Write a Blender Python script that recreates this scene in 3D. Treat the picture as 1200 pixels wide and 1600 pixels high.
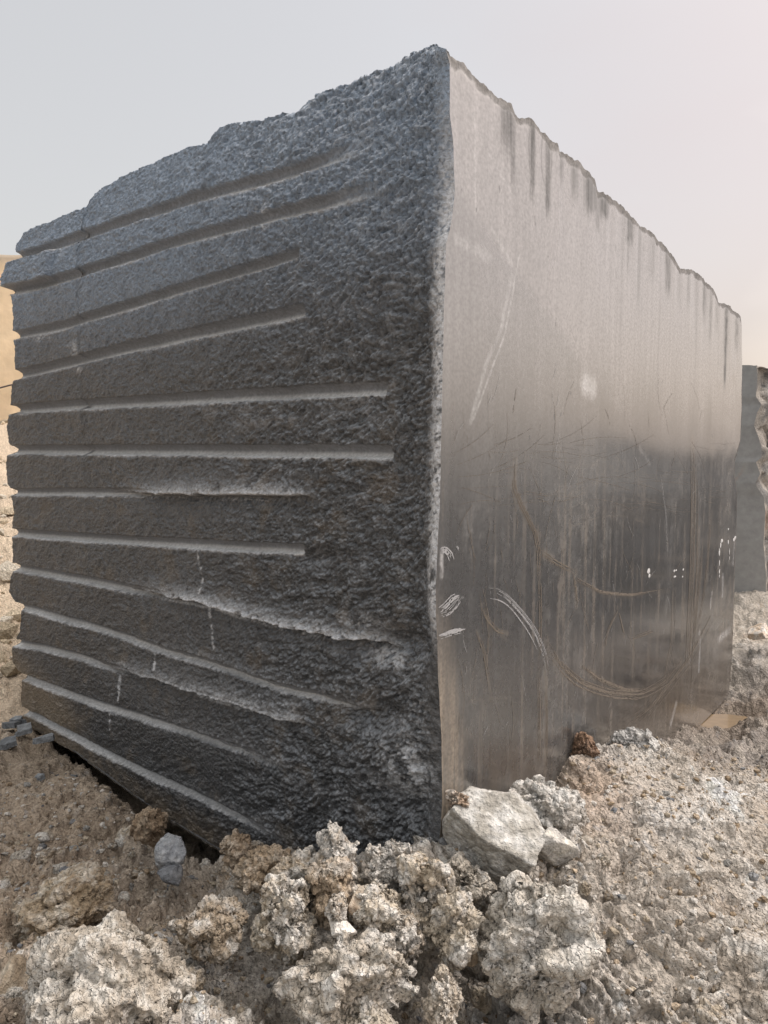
import bpy, bmesh, math
import numpy as np
from mathutils import Vector

for o in list(bpy.data.objects):
    bpy.data.objects.remove(o)
SC = bpy.context.scene
COL = SC.collection

# ------------------------------------------------------------------ camera
F_PX = 1150.0
PITCH = math.atan(95 / F_PX)
CAM_H = 1.35
cam = bpy.data.cameras.new('camera')
cam.sensor_fit = 'HORIZONTAL'
cam.sensor_width = 36
cam.lens = 36 * F_PX / 1200
cam.clip_start = 0.05
cam.clip_end = 2000
co = bpy.data.objects.new('camera', cam)
COL.objects.link(co)
co.location = (0, 0, CAM_H)
co.rotation_euler = (math.pi / 2 - PITCH, 0, 0)
SC.camera = co

# ------------------------------------------------------------------ world
SUN_EL, SUN_AZ = math.radians(55), math.radians(72)      # azimuth clockwise from +Y
W = bpy.data.worlds.new('World')
SC.world = W
W.use_nodes = True
nt = W.node_tree
nt.nodes.clear()
out = nt.nodes.new('ShaderNodeOutputWorld')
sky = nt.nodes.new('ShaderNodeTexSky')
sky.sky_type = 'NISHITA'
sky.sun_disc = False
sky.sun_elevation = SUN_EL
sky.sun_rotation = SUN_AZ
sky.dust_density = 6.0
sky.air_density = 1.0
bg1 = nt.nodes.new('ShaderNodeBackground')
bg1.inputs[1].default_value = 0.05
nt.links.new(sky.outputs[0], bg1.inputs[0])
# thin high overcast veil: pale, warm towards the low sun (right), cooler on the other side
tc = nt.nodes.new('ShaderNodeTexCoord')
dot = nt.nodes.new('ShaderNodeVectorMath'); dot.operation = 'DOT_PRODUCT'
dot.inputs[1].default_value = (math.sin(math.radians(80)), math.cos(math.radians(80)), 0.08)
nt.links.new(tc.outputs['Generated'], dot.inputs[0])
nz = nt.nodes.new('ShaderNodeTexNoise')
mpn = nt.nodes.new('ShaderNodeMapping'); mpn.inputs['Scale'].default_value = (1.0, 1.0, 2.6)
nt.links.new(tc.outputs['Generated'], mpn.inputs['Vector'])
nt.links.new(mpn.outputs[0], nz.inputs['Vector'])
nz.inputs['Scale'].default_value = 2.2
nz.inputs['Detail'].default_value = 4
nz.inputs['Roughness'].default_value = 0.5
ma = nt.nodes.new('ShaderNodeMath'); ma.operation = 'MULTIPLY_ADD'
nt.links.new(nz.outputs[0], ma.inputs[0]); ma.inputs[1].default_value = 0.34
nt.links.new(dot.outputs['Value'], ma.inputs[2])
ramp = nt.nodes.new('ShaderNodeValToRGB')
nt.links.new(ma.outputs[0], ramp.inputs[0])
e = ramp.color_ramp.elements
e[0].position = 0.0; e[0].color = (0.395, 0.380, 0.350, 1)
e[1].position = 1.0; e[1].color = (0.60, 0.515, 0.46, 1)
a = e.new(0.42); a.color = (0.40, 0.380, 0.350, 1)
a = e.new(0.75); a.color = (0.385, 0.325, 0.285, 1)
sep = nt.nodes.new('ShaderNodeSeparateXYZ')
nt.links.new(tc.outputs['Generated'], sep.inputs[0])
r2 = nt.nodes.new('ShaderNodeValToRGB')       # slightly paler towards the horizon; unseen zenith brightened to fill the ground
nt.links.new(sep.outputs['Z'], r2.inputs[0])
e = r2.color_ramp.elements
e[0].position = 0.0; e[0].color = (1.12, 1.10, 1.07, 1)
e[1].position = 1.0; e[1].color = (2.5, 2.5, 2.5, 1)
a = e.new(0.5); a.color = (1.0, 1.0, 1.0, 1)
a = e.new(0.25); a.color = (1.06, 1.05, 1.04, 1)
mul = nt.nodes.new('ShaderNodeMix'); mul.data_type = 'RGBA'; mul.blend_type = 'MULTIPLY'
mul.inputs[0].default_value = 1
nt.links.new(ramp.outputs[0], mul.inputs[6]); nt.links.new(r2.outputs[0], mul.inputs[7])
bg2 = nt.nodes.new('ShaderNodeBackground')
bg2.inputs[1].default_value = 1.0
nt.links.new(mul.outputs[2], bg2.inputs[0])
add = nt.nodes.new('ShaderNodeAddShader')
nt.links.new(bg1.outputs[0], add.inputs[0]); nt.links.new(bg2.outputs[0], add.inputs[1])
nt.links.new(add.outputs[0], out.inputs[0])

sl = bpy.data.lights.new('sun', 'SUN')
sl.energy = 1.5
sl.angle = math.radians(25)
sl.color = (1.0, 0.965, 0.93)
so = bpy.data.objects.new('sun', sl)
COL.objects.link(so)
sd = Vector((math.sin(SUN_AZ) * math.cos(SUN_EL), math.cos(SUN_AZ) * math.cos(SUN_EL), math.sin(SUN_EL)))
so.rotation_euler = sd.to_track_quat('Z', 'Y').to_euler()

vs = SC.view_settings
vs.view_transform = 'Standard'
vs.look = 'None'
vs.gamma = 1
vs.exposure = 0.42
vs.use_curve_mapping = False

# ------------------------------------------------------------------ numpy noise
def _h(i, j, k, s):
    h = (i.astype(np.uint32) * np.uint32(374761393) + j.astype(np.uint32) * np.uint32(668265263)
         + k.astype(np.uint32) * np.uint32(2147483647) + np.uint32(s * 144269504 & 0xffffffff))
    h = (h ^ (h >> np.uint32(13))) * np.uint32(1274126177)
    h = (h ^ (h >> np.uint32(15))) * np.uint32(2246822519)
    return h ^ (h >> np.uint32(16))

_G = np.random.RandomState(1).normal(size=(256, 3))
_G /= np.linalg.norm(_G, axis=1)[:, None]
_G = _G.astype(np.float32)

def perlin(x, y, z=None, seed=0):
    x = np.asarray(x, np.float32); y = np.asarray(y, np.float32)
    z = np.full_like(x, 0.37) if z is None else np.asarray(z, np.float32)
    xi = np.floor(x).astype(np.int64); yi = np.floor(y).astype(np.int64); zi = np.floor(z).astype(np.int64)
    xf = x - xi; yf = y - yi; zf = z - zi
    fx = xf * xf * xf * (xf * (xf * 6 - 15) + 10)
    fy = yf * yf * yf * (yf * (yf * 6 - 15) + 10)
    fz = zf * zf * zf * (zf * (zf * 6 - 15) + 10)
    r = 0
    for a in (0, 1):
        wa = fx if a else 1 - fx
        for b in (0, 1):
            wb = fy if b else 1 - fy
            for c in (0, 1):
                wc = fz if c else 1 - fz
                g = _G[(_h(xi + a, yi + b, zi + c, seed) & np.uint32(255)).astype(np.int64)]
                r = r + wa * wb * wc * (g[..., 0] * (xf - a) + g[..., 1] * (yf - b) + g[..., 2] * (zf - c))
    return r * 1.6

def fbm(x, y, z=None, seed=0, octv=4, gain=0.5, ridged=False):
    t = 0; a = 1.0; s = 0; k = 1.0
    for o in range(octv):
        n = perlin(x * k, y * k, None if z is None else z * k, seed + o * 17)
        if ridged:
            n = 1 - 2 * np.abs(n)
        t = t + a * n; s += a; a *= gain; k *= 2.03
    return t / s

def worley(x, y, seed=0, jit=0.9):
    """2D F1, F2 and a random value of the nearest cell"""
    xi = np.floor(x).astype(np.int64); yi = np.floor(y).astype(np.int64)
    f1 = np.full(x.shape, 9.0, np.float32); f2 = f1.copy(); idv = np.zeros(x.shape, np.float32)
    for a in (-1, 0, 1):
        for b in (-1, 0, 1):
            h = _h(xi + a, yi + b, xi * 0, seed)
            px = (h & np.uint32(1023)) / 1023.0; py = ((h >> np.uint32(10)) & np.uint32(1023)) / 1023.0
            v = ((h >> np.uint32(20)) & np.uint32(1023)) / 1023.0
            dx = xi + a + 0.5 + (px - 0.5) * jit - x; dy = yi + b + 0.5 + (py - 0.5) * jit - y
            d = np.sqrt(dx * dx + dy * dy)
            c = d < f1
            f2 = np.where(c, f1, np.minimum(f2, d)); f1 = np.where(c, d, f1); idv = np.where(c, v, idv)
    return f1, f2, idv

def worley3i(p, seed=0):
    xi = np.floor(p).astype(np.int64)
    f1 = np.full(len(p), 9.0); f2 = f1.copy(); idv = np.zeros(len(p))
    for a in (-1, 0, 1):
        for b in (-1, 0, 1):
            for c in (-1, 0, 1):
                h = _h(xi[:, 0] + a, xi[:, 1] + b, xi[:, 2] + c, seed)
                u = (h & np.uint32(1023)) / 1023.0; v = ((h >> np.uint32(10)) & np.uint32(1023)) / 1023.0
                w = ((h >> np.uint32(20)) & np.uint32(1023)) / 1023.0
                d = np.sqrt((xi[:, 0] + a + u - p[:, 0]) ** 2 + (xi[:, 1] + b + v - p[:, 1]) ** 2 + (xi[:, 2] + c + w - p[:, 2]) ** 2)
                m = d < f1
                f2 = np.where(m, f1, np.minimum(f2, d)); f1 = np.where(m, d, f1); idv = np.where(m, (u * 7.3 + w * 3.1) % 1, idv)
    return f1, f2, idv

def worley3(p, seed=0):
    return worley3i(p, seed)[:2]

def sstep(a, b, x):
    t = np.clip((x - a) / (b - a), 0, 1)
    return t * t * (3 - 2 * t)

def lerp(a, b, t):
    return a + (b - a) * t

# ------------------------------------------------------------------ geometry of the place
C = np.array([.157, 1.84]); DL = np.array([-.772, .635]); DR = np.array([.635, .772])
_n = np.linalg.norm(DL); DL = DL / _n; DR = DR / np.linalg.norm(DR)
cp, sp = math.cos(PITCH), math.sin(PITCH)

def ray(px, py):
    X = (px - 600) / F_PX; Y = -(py - 800) / F_PX
    return np.array([X, cp + Y * sp, -sp + Y * cp])

def on_left(px, py):
    d = ray(px, py); t = (C @ DR) / (d[:2] @ DR); P = d * t
    return (P[:2] - C) @ DL, P[2] + CAM_H

def on_right(px, py):
    d = ray(px, py); t = (C @ DL) / (d[:2] @ DL); P = d * t
    return (P[:2] - C) @ DR, P[2] + CAM_H

def at_depth(px, py, y):
    d = ray(px, py); P = d * (y / d[1]); P[2] += CAM_H
    return P

def at_z(px, py, z):
    d = ray(px, py); P = d * ((z - CAM_H) / d[2]); P[2] += CAM_H
    return P

# ------------------------------------------------------------------ helpers
def link(o, parent=None):
    COL.objects.link(o)
    if parent is not None:
        o.parent = parent
    return o

def tag(o, label=None, cat=None, group=None, kind=None):
    if label: o['label'] = label
    if cat: o['category'] = cat
    if group: o['group'] = group
    if kind: o['kind'] = kind
    return o

def mesh_np(name, V, Fq, mat, parent=None, col=None, smooth=True):
    """V (n,3), Fq (m,k) constant k; col (n,4) albedo + mask"""
    me = bpy.data.meshes.new(name)
    V = np.ascontiguousarray(V, np.float32); Fq = np.ascontiguousarray(Fq, np.int32)
    k = Fq.shape[1]
    me.vertices.add(len(V)); me.vertices.foreach_set('co', V.ravel())
    me.loops.add(Fq.size); me.loops.foreach_set('vertex_index', Fq.ravel())
    me.polygons.add(len(Fq)); me.polygons.foreach_set('loop_start', np.arange(0, Fq.size, k, dtype=np.int32))
    me.polygons.foreach_set('loop_total', np.full(len(Fq), k, np.int32))
    me.update(calc_edges=True)
    me.polygons.foreach_set('use_smooth', np.full(len(Fq), smooth, bool))
    if col is not None:
        at = me.color_attributes.new('Col', 'FLOAT_COLOR', 'POINT')
        at.data.foreach_set('color', np.ascontiguousarray(col, np.float32).ravel())
    me.materials.append(mat)
    return link(bpy.data.objects.new(name, me), parent)

def grid_faces(nr, nc, flip=False):
    i = np.arange(nr * nc).reshape(nr, nc)
    q = np.stack([i[:-1, :-1], i[:-1, 1:], i[1:, 1:], i[1:, :-1]], -1).reshape(-1, 4)
    return q[:, ::-1] if flip else q

def rgb(*c):
    """sRGB 0-255 of an albedo to linear"""
    c = np.array(c) / 255.0
    return np.where(c < .04045, c / 12.92, ((c + .055) / 1.055) ** 2.4)

# ------------------------------------------------------------------ materials
def base_mat(name, rough=0.8, ior=1.5, fine=60.0, bump=0.3, bdist=0.004, var=0.25, fleck=0.0,
             scale_xyz=(1, 1, 1), rough_mask=None, detail=3, bump2=None):
    """vertex colour 'Col' (base colour) varied by fine procedural grain, with a fine grain bump"""
    m = bpy.data.materials.new(name); m.use_nodes = True
    n = m.node_tree; N = n.nodes; L = n.links
    b = N['Principled BSDF']
    at = N.new('ShaderNodeVertexColor'); at.layer_name = 'Col'
    tc = N.new('ShaderNodeTexCoord'); mp = N.new('ShaderNodeMapping')
    mp.inputs['Scale'].default_value = scale_xyz
    L.new(tc.outputs['Object'], mp.inputs['Vector'])
    no = N.new('ShaderNodeTexNoise'); no.inputs['Scale'].default_value = fine
    no.inputs['Detail'].default_value = detail; no.inputs['Roughness'].default_value = 0.65
    L.new(mp.outputs[0], no.inputs['Vector'])
    mr = N.new('ShaderNodeMapRange'); mr.inputs['From Min'].default_value = 0.3; mr.inputs['From Max'].default_value = 0.7
    mr.inputs['To Min'].default_value = 1 - var; mr.inputs['To Max'].default_value = 1 + var
    L.new(no.outputs[0], mr.inputs['Value'])
    mx = N.new('ShaderNodeMix'); mx.data_type = 'RGBA'; mx.blend_type = 'MULTIPLY'; mx.inputs[0].default_value = 1
    L.new(at.outputs['Color'], mx.inputs[6]); L.new(mr.outputs[0], mx.inputs[7])
    colout = mx.outputs[2]
    if fleck > 0:
        n2 = N.new('ShaderNodeTexNoise'); n2.inputs['Scale'].default_value = fine * 2.2
        n2.inputs['Detail'].default_value = 2
        L.new(mp.outputs[0], n2.inputs['Vector'])
        m2 = N.new('ShaderNodeMapRange'); m2.inputs['From Min'].default_value = 0.60; m2.inputs['From Max'].default_value = 0.72
        m2.inputs['To Max'].default_value = fleck
        L.new(n2.outputs[0], m2.inputs['Value'])
        m3 = N.new('ShaderNodeMix'); m3.data_type = 'RGBA'
        L.new(m2.outputs[0], m3.inputs[0]); L.new(colout, m3.inputs[6]); m3.inputs[7].default_value = (.42, .42, .42, 1)
        colout = m3.outputs[2]
    L.new(colout, b.inputs['Base Color'])
    bp = N.new('ShaderNodeBump'); bp.inputs['Strength'].default_value = bump; bp.inputs['Distance'].default_value = bdist
    L.new(no.outputs[0], bp.inputs['Height']); L.new(bp.outputs[0], b.inputs['Normal'])
    ba = N.new('ShaderNodeAttribute'); ba.attribute_name = 'Smooth'
    for nb_, st_ in ((bp, bump),):
        mb_ = N.new('ShaderNodeMath'); mb_.operation = 'MULTIPLY_ADD'; mb_.inputs[1].default_value = -st_ * .88; mb_.inputs[2].default_value = st_
        L.new(ba.outputs['Fac'], mb_.inputs[0]); L.new(mb_.outputs[0], nb_.inputs['Strength'])
    if bump2:
        vo = N.new('ShaderNodeTexVoronoi'); vo.inputs['Scale'].default_value = bump2[0]; vo.inputs['Randomness'].default_value = 1
        dm_ = N.new('ShaderNodeVectorMath'); dm_.operation = 'MULTIPLY_ADD'; dm_.inputs[1].default_value = (.02,) * 3
        L.new(no.outputs[1], dm_.inputs[0]); L.new(mp.outputs[0], dm_.inputs[2]); L.new(dm_.outputs[0], vo.inputs['Vector'])
        iv = N.new('ShaderNodeMath'); iv.operation = 'SUBTRACT'; iv.inputs[0].default_value = 1; L.new(vo.outputs['Distance'], iv.inputs[1])
        bq = N.new('ShaderNodeBump'); bq.inputs['Strength'].default_value = bump2[2]; bq.inputs['Distance'].default_value = bump2[1]
        mb2 = N.new('ShaderNodeMath'); mb2.operation = 'MULTIPLY_ADD'; mb2.inputs[1].default_value = -bump2[2] * .95; mb2.inputs[2].default_value = bump2[2]
        L.new(ba.outputs['Fac'], mb2.inputs[0]); L.new(mb2.outputs[0], bq.inputs['Strength'])
        L.new(iv.outputs[0], bq.inputs['Height']); L.new(bp.outputs[0], bq.inputs['Normal']); L.new(bq.outputs[0], b.inputs['Normal'])
        if len(bump2) > 3:
            cr_ = N.new('ShaderNodeMix'); cr_.data_type = 'RGBA'; cr_.blend_type = 'MULTIPLY'; cr_.inputs[0].default_value = bump2[3]
            bw = N.new('ShaderNodeRGBToBW'); L.new(vo.outputs['Color'], bw.inputs[0])
            m9 = N.new('ShaderNodeMapRange'); m9.inputs['To Min'].default_value = .55; m9.inputs['To Max'].default_value = 1.4
            L.new(bw.outputs[0], m9.inputs['Value']); L.new(colout, cr_.inputs[6]); L.new(m9.outputs[0], cr_.inputs[7]); L.new(cr_.outputs[2], b.inputs['Base Color'])
    b.inputs['IOR'].default_value = ior
    if rough_mask:
        m4 = N.new('ShaderNodeMapRange'); m4.inputs['To Min'].default_value = rough_mask[0]; m4.inputs['To Max'].default_value = rough_mask[1]
        L.new(at.outputs['Alpha'], m4.inputs['Value']); L.new(m4.outputs[0], b.inputs['Roughness'])
    else:
        b.inputs['Roughness'].default_value = rough
    return m, b

M_split, _ = base_mat('split_granite', fine=100, bump=1.0, bdist=0.008, var=0.30, fleck=0.12, rough_mask=(0.30, 0.85), ior=1.75, bump2=(75, .006, .6, .15))
M_soil, _ = base_mat('dusty_soil', rough=0.95, ior=1.35, fine=70, bump=0.9, bdist=0.012, var=0.26, bump2=(100, .009, .8, .28))
M_rock, _ = base_mat('rock', rough=0.85, ior=1.45, fine=55, bump=1.0, bdist=0.012, var=0.35, bump2=(110, .004, .6, .3))
M_wall, _ = base_mat('quarry_wall_stone', rough=0.95, ior=1.4, fine=5, bump=0.3, bdist=0.03, var=0.10)
M_far, _ = base_mat('far_granite', rough=0.55, ior=1.5, fine=20, bump=0.3, bdist=0.006, var=0.12)

# sawn face: wet looking, half polished by the wire saw, dust film through the roughness mask
M_sawn = bpy.data.materials.new('sawn_granite'); M_sawn.use_nodes = True
n = M_sawn.node_tree; N = n.nodes; L = n.links
b = N['Principled BSDF']
at = N.new('ShaderNodeVertexColor'); at.layer_name = 'Col'
tc = N.new('ShaderNodeTexCoord')
mp = N.new('ShaderNodeMapping'); mp.inputs['Rotation'].default_value = (0, 0, -math.atan2(DR[1], DR[0]))
L.new(tc.outputs['Object'], mp.inputs['Vector'])
mpv = N.new('ShaderNodeMapping'); mpv.inputs['Scale'].default_value = (1, 1, 0.045)      # vertical streaks
L.new(mp.outputs[0], mpv.inputs['Vector'])
s1 = N.new('ShaderNodeTexNoise'); s1.inputs['Scale'].default_value = 38; s1.inputs['Detail'].default_value = 5
L.new(mpv.outputs[0], s1.inputs['Vector'])
s2 = N.new('ShaderNodeTexNoise'); s2.inputs['Scale'].default_value = 110; s2.inputs['Detail'].default_value = 4
L.new(mp.outputs[0], s2.inputs['Vector'])
r1 = N.new('ShaderNodeMapRange'); r1.inputs['From Min'].default_value = .3; r1.inputs['From Max'].default_value = .7
r1.inputs['To Min'].default_value = 0.84; r1.inputs['To Max'].default_value = 1.16
L.new(s1.outputs[0], r1.inputs['Value'])
r2_ = N.new('ShaderNodeMapRange'); r2_.inputs['From Min'].default_value = .3; r2_.inputs['From Max'].default_value = .7
r2_.inputs['To Min'].default_value = 0.66; r2_.inputs['To Max'].default_value = 1.4
L.new(s2.outputs[0], r2_.inputs['Value'])
mm = N.new('ShaderNodeMath'); mm.operation = 'MULTIPLY'
L.new(r1.outputs[0], mm.inputs[0]); L.new(r2_.outputs[0], mm.inputs[1])
mx = N.new('ShaderNodeMix'); mx.data_type = 'RGBA'; mx.blend_type = 'MULTIPLY'; mx.inputs[0].default_value = 1
L.new(at.outputs['Color'], mx.inputs[6]); L.new(mm.outputs[0], mx.inputs[7])
L.new(mx.outputs[2], b.inputs['Base Color'])
rr = N.new('ShaderNodeMapRange'); rr.inputs['To Min'].default_value = 0.06; rr.inputs['To Max'].default_value = 0.62
rs = N.new('ShaderNodeMath'); rs.operation = 'MULTIPLY_ADD'
L.new(s1.outputs[0], rs.inputs[0]); rs.inputs[1].default_value = 0.05
L.new(at.outputs['Alpha'], rs.inputs[2])
L.new(rs.outputs[0], rr.inputs['Value']); L.new(rr.outputs[0], b.inputs['Roughness'])
im = N.new('ShaderNodeMapRange'); im.inputs['From Min'].default_value = .3; im.inputs['From Max'].default_value = .95; im.inputs['To Min'].default_value = 3.0; im.inputs['To Max'].default_value = 1.6
L.new(at.outputs['Alpha'], im.inputs['Value']); L.new(im.outputs[0], b.inputs['IOR'])
bp = N.new('ShaderNodeBump'); bp.inputs['Strength'].default_value = 0.10; bp.inputs['Distance'].default_value = 0.0004
L.new(s2.outputs[0], bp.inputs['Height']); L.new(bp.outputs[0], b.inputs['Normal'])

def plain_mat(name, color, rough=0.8, fine=120, var=0.2, ior=1.5):
    m = bpy.data.materials.new(name); m.use_nodes = True
    n = m.node_tree; b = n.nodes['Principled BSDF']
    no = n.nodes.new('ShaderNodeTexNoise'); no.inputs['Scale'].default_value = fine
    rp = n.nodes.new('ShaderNodeValToRGB')
    rp.color_ramp.elements[0].position = .3; rp.color_ramp.elements[1].position = .7
    rp.color_ramp.elements[0].color = (*[c * (1 - var) for c in color], 1)
    rp.color_ramp.elements[1].color = (*[min(1, c * (1 + var)) for c in color], 1)
    n.links.new(no.outputs[0], rp.inputs[0]); n.links.new(rp.outputs[0], b.inputs['Base Color'])
    b.inputs['Roughness'].default_value = rough; b.inputs['IOR'].default_value = ior
    return m

M_chalk = plain_mat('white_chalk', (.42, .42, .43), 0.9, 400, .3)
M_paint = plain_mat('white_paint', (.72, .72, .72), 0.7, 90, .15)
M_cable = plain_mat('cable_rubber', (.10, .08, .08), 0.6)
M_water = plain_mat('muddy_water', (.26, .19, .12), 0.06, 8, .1, 1.6)

# ------------------------------------------------------------------ the big granite block
root = link(bpy.data.objects.new('granite_block', None))
tag(root, 'huge dark granite block with drilled grooves on its left face and smooth right face', 'granite block')

# traced outline in the block's own faces
topL = [(700, 80), (690, 79), (678, 75), (660, 74), (645, 79), (630, 86), (615, 91), (600, 100), (590, 108), (570, 115), (555, 118), (540, 127),
        (520, 135), (495, 143), (470, 152), (455, 161), (445, 168), (440, 178), (430, 181), (415, 179), (400, 187), (370, 193), (340, 195), (322, 200),
        (312, 205), (306, 217), (303, 226), (285, 229), (268, 231), (250, 240), (225, 250), (200, 262), (175, 272), (150, 285), (130, 297), (120, 305),
        (116, 316), (115, 325), (108, 326), (95, 332), (80, 337), (60, 348), (40, 354), (25, 360), (16, 368), (11, 380)]
topR = [(700, 80), (705, 87), (715, 92), (725, 96), (735, 110), (750, 125), (762, 134), (775, 146), (788, 155), (797, 160), (803, 163), (808, 175), (815, 183), (833, 184),
        (840, 192), (850, 205), (858, 210), (863, 218), (872, 223), (877, 236), (888, 239), (900, 248), (908, 252), (915, 262), (926, 272), (933, 282), (936, 298), (950, 302),
        (965, 315), (975, 322), (985, 335), (1000, 350), (1010, 356), (1020, 362), (1030, 374), (1040, 382), (1050, 395), (1058, 408), (1065, 420), (1075, 420), (1085, 421),
        (1095, 430), (1102, 436), (1112, 447), (1120, 456), (1125, 473), (1133, 474), (1140, 476), (1148, 486), (1156, 490), (1162, 500)]
tl = np.array([on_left(*p) for p in topL]); tl[:, 0] = np.maximum.accumulate(tl[:, 0])
tr = np.array([on_right(*p) for p in topR]); tr[:, 0] = np.maximum.accumulate(tr[:, 0])
tl[0, 0] = 0; tr[0, 0] = 0
ZT0 = 0.5 * (tl[0, 1] + tr[0, 1]); tl[0, 1] = ZT0; tr[0, 1] = ZT0
corner_px = [(697, 78), (703, 100), (703, 150), (703, 180), (708, 220), (709, 260), (711, 300), (708, 330), (704, 352), (697, 380), (695, 450), (693, 520), (691, 600), (690, 650),
             (689, 700), (687, 780), (684, 850), (681, 920), (681, 960), (683, 1000), (684, 1050), (687, 1100), (690, 1150), (690, 1200), (691, 1250), (688, 1300), (684, 1330), (680, 1400), (676, 1480)]
cc = np.array([on_right(*p) for p in corner_px])[::-1]
left_px = [(11, 380), (10, 390), (15, 401), (12, 408), (8, 430), (8, 450), (18, 457), (21, 470), (22, 500), (20, 522), (24, 540), (24, 575), (24, 590), (20, 600), (18, 633), (24, 643), (15, 648), (12, 665), (14, 690),
           (19, 704), (12, 712), (9, 730), (12, 755), (19, 766), (18, 778), (22, 800), (18, 826), (19, 845), (19, 880), (22, 886), (16, 900), (14, 925), (24, 940), (33, 955), (32, 985),
           (24, 1002), (20, 1010), (20, 1035), (30, 1050), (35, 1062), (31, 1095), (35, 1112), (34, 1130), (36, 1150), (38, 1200)]
ll = np.array([on_left(*p) for p in left_px])[::-1]
right_px = [(1162, 495), (1163, 560), (1162, 640), (1160, 690), (1156, 705), (1151, 720), (1151, 745), (1155, 770), (1153, 850), (1150, 930), (1148, 1000), (1144, 1060), (1140, 1090), (1139, 1120)]
rl = np.array([on_right(*p) for p in right_px])[::-1]
botL = [(0.0, 0.0), (0.5, -0.03), (0.98, -0.03), (1.2, -0.02), (1.45, 0.0), (1.7, 0.03), (2.0, 0.065), (2.2, 0.07), (2.5, 0.075)]
botL = np.array(botL)

def poly(pts):
    a = np.array([on_left(*p) for p in pts]); return a[:, 0], a[:, 1]

# grooves: (points right->left order handled by sort, radius, blunt end, ledge amount start/end)
G = [
    dict(p=[(11, 403), (50, 393), (105, 373), (200, 340), (300, 306), (450, 267), (562, 230)], r=.021, blunt=0, edge='soft'),
    dict(p=[(18, 453), (60, 445), (120, 427), (215, 396), (300, 368), (385, 347), (425, 334), (500, 317), (590, 293)], r=.020, blunt=0, edge='soft'),
    dict(p=[(22, 524), (100, 507), (200, 477), (300, 445), (400, 415), (466, 394)], r=.018, blunt=1),
    dict(p=[(24, 586), (125, 561), (200, 543), (300, 521), (400, 500), (476, 483)], r=.021, blunt=1),
    dict(p=[(19, 640), (100, 633), (200, 628), (300, 622), (450, 614), (602, 606)], r=.020, blunt=1),
    dict(p=[(14, 703), (150, 703), (300, 703), (450, 705), (611, 706)], r=.0195, blunt=1),
    dict(p=[(19, 769), (100, 769), (200, 769), (300, 773), (400, 773), (462, 775)], r=.015, blunt=0, ledge=(150, 260, 1.2), edge='ledge'),
    dict(p=[(19, 832), (100, 838), (200, 845), (300, 850), (400, 855), (470, 859)], r=.017, blunt=1),
    dict(p=[(18, 886), (60, 893), (100, 901), (160, 911), (215, 922), (320, 942), (415, 970), (500, 990), (585, 1008)], r=.018, blunt=0, ledge=(150, 300, 1.3), edge='ledge'),
    dict(p=[(30, 948), (70, 958), (125, 973), (190, 993), (250, 1014), (320, 1033), (425, 1070), (500, 1090), (577, 1113)], r=.0155, blunt=0, ledge=(120, 330, 0.35)),
    dict(p=[(22, 1004), (60, 1010), (115, 1023), (175, 1043), (240, 1060), (310, 1082), (380, 1103), (455, 1128)], r=.017, blunt=0, ledge=(110, 220, 1.1), edge='ledge'),
    dict(p=[(33, 1056), (90, 1077), (150, 1100), (225, 1122), (300, 1146), (370, 1170), (441, 1199)], r=.017, blunt=0, ledge=(150, 400, 0.5)),
    dict(p=[(34, 1111), (69, 1126), (103, 1145), (172, 1183), (240, 1214), (309, 1245), (378, 1279), (432, 1308)], r=.018, blunt=0, ledge=(150, 400, 0.4)),
]
NU, NZ, NR = 500, 700, 8
pxs = np.linspace(700, 11, NU)
u1 = np.array([on_left(p, 705)[0] for p in pxs]); u1 = (u1 - u1[0]) / (u1[-1] - u1[0])
v1 = np.linspace(0, 1, NZ)
t_, v_ = np.meshgrid(u1, v1)
zc = v_ * 2.33
for _ in range(3):
    umax = np.interp(zc, ll[:, 1], ll[:, 0])
    U = t_ * umax
    zb = np.interp(U, botL[:, 0], botL[:, 1]); zt = np.interp(U, tl[:, 0], tl[:, 1])
    zc = zb + v_ * (zt - zb)
Z = zc
near = np.exp(-U / 0.03)
n1 = fbm(U * 1.3, Z * 1.3, seed=3, octv=3)
warpx = fbm(U * 5, Z * 5, seed=8, octv=3); warpz = fbm(U * 5, Z * 5, seed=9, octv=3)
uu = U + 0.05 * warpx; zz = Z + 0.05 * warpz
# chips of split granite, elongated on a falling diagonal
ang = math.radians(-20)
ca, sa = math.cos(ang), math.sin(ang)
da = uu * ca + zz * sa; db = -uu * sa + zz * ca
chip = fbm(da * 14, db * 26, seed=21, octv=5, gain=0.62, ridged=True)
w1, w2, wid = worley(da * 16, db * 30, seed=5)
w3, w4, wid2 = worley(da * 38 + warpx * 3, db * 62, seed=6)
fine = fbm(da * 60, db * 95, seed=33, octv=3, gain=0.7)
fine2 = fbm(U * 75 + warpx * 2, Z * 120, seed=34, octv=2, gain=.7, ridged=True)
rough_zone = sstep(1.15, 0.35, U) * 0.6 + 0.4 + 0.35 * sstep(1.9, 2.2, Z)
rn = 0.016 * n1 + 0.008 * fbm(uu * 4, zz * 4, seed=11, octv=3) + rough_zone * (0.0060 * chip + 0.0060 * (wid - .5) + 0.0070 * (wid2 - .5) * sstep(0, .2, w4 - w3) - 0.006 * w1 - 0.006 * w3 + 0.0080 * fine + 0.006 * fine2)
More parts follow.
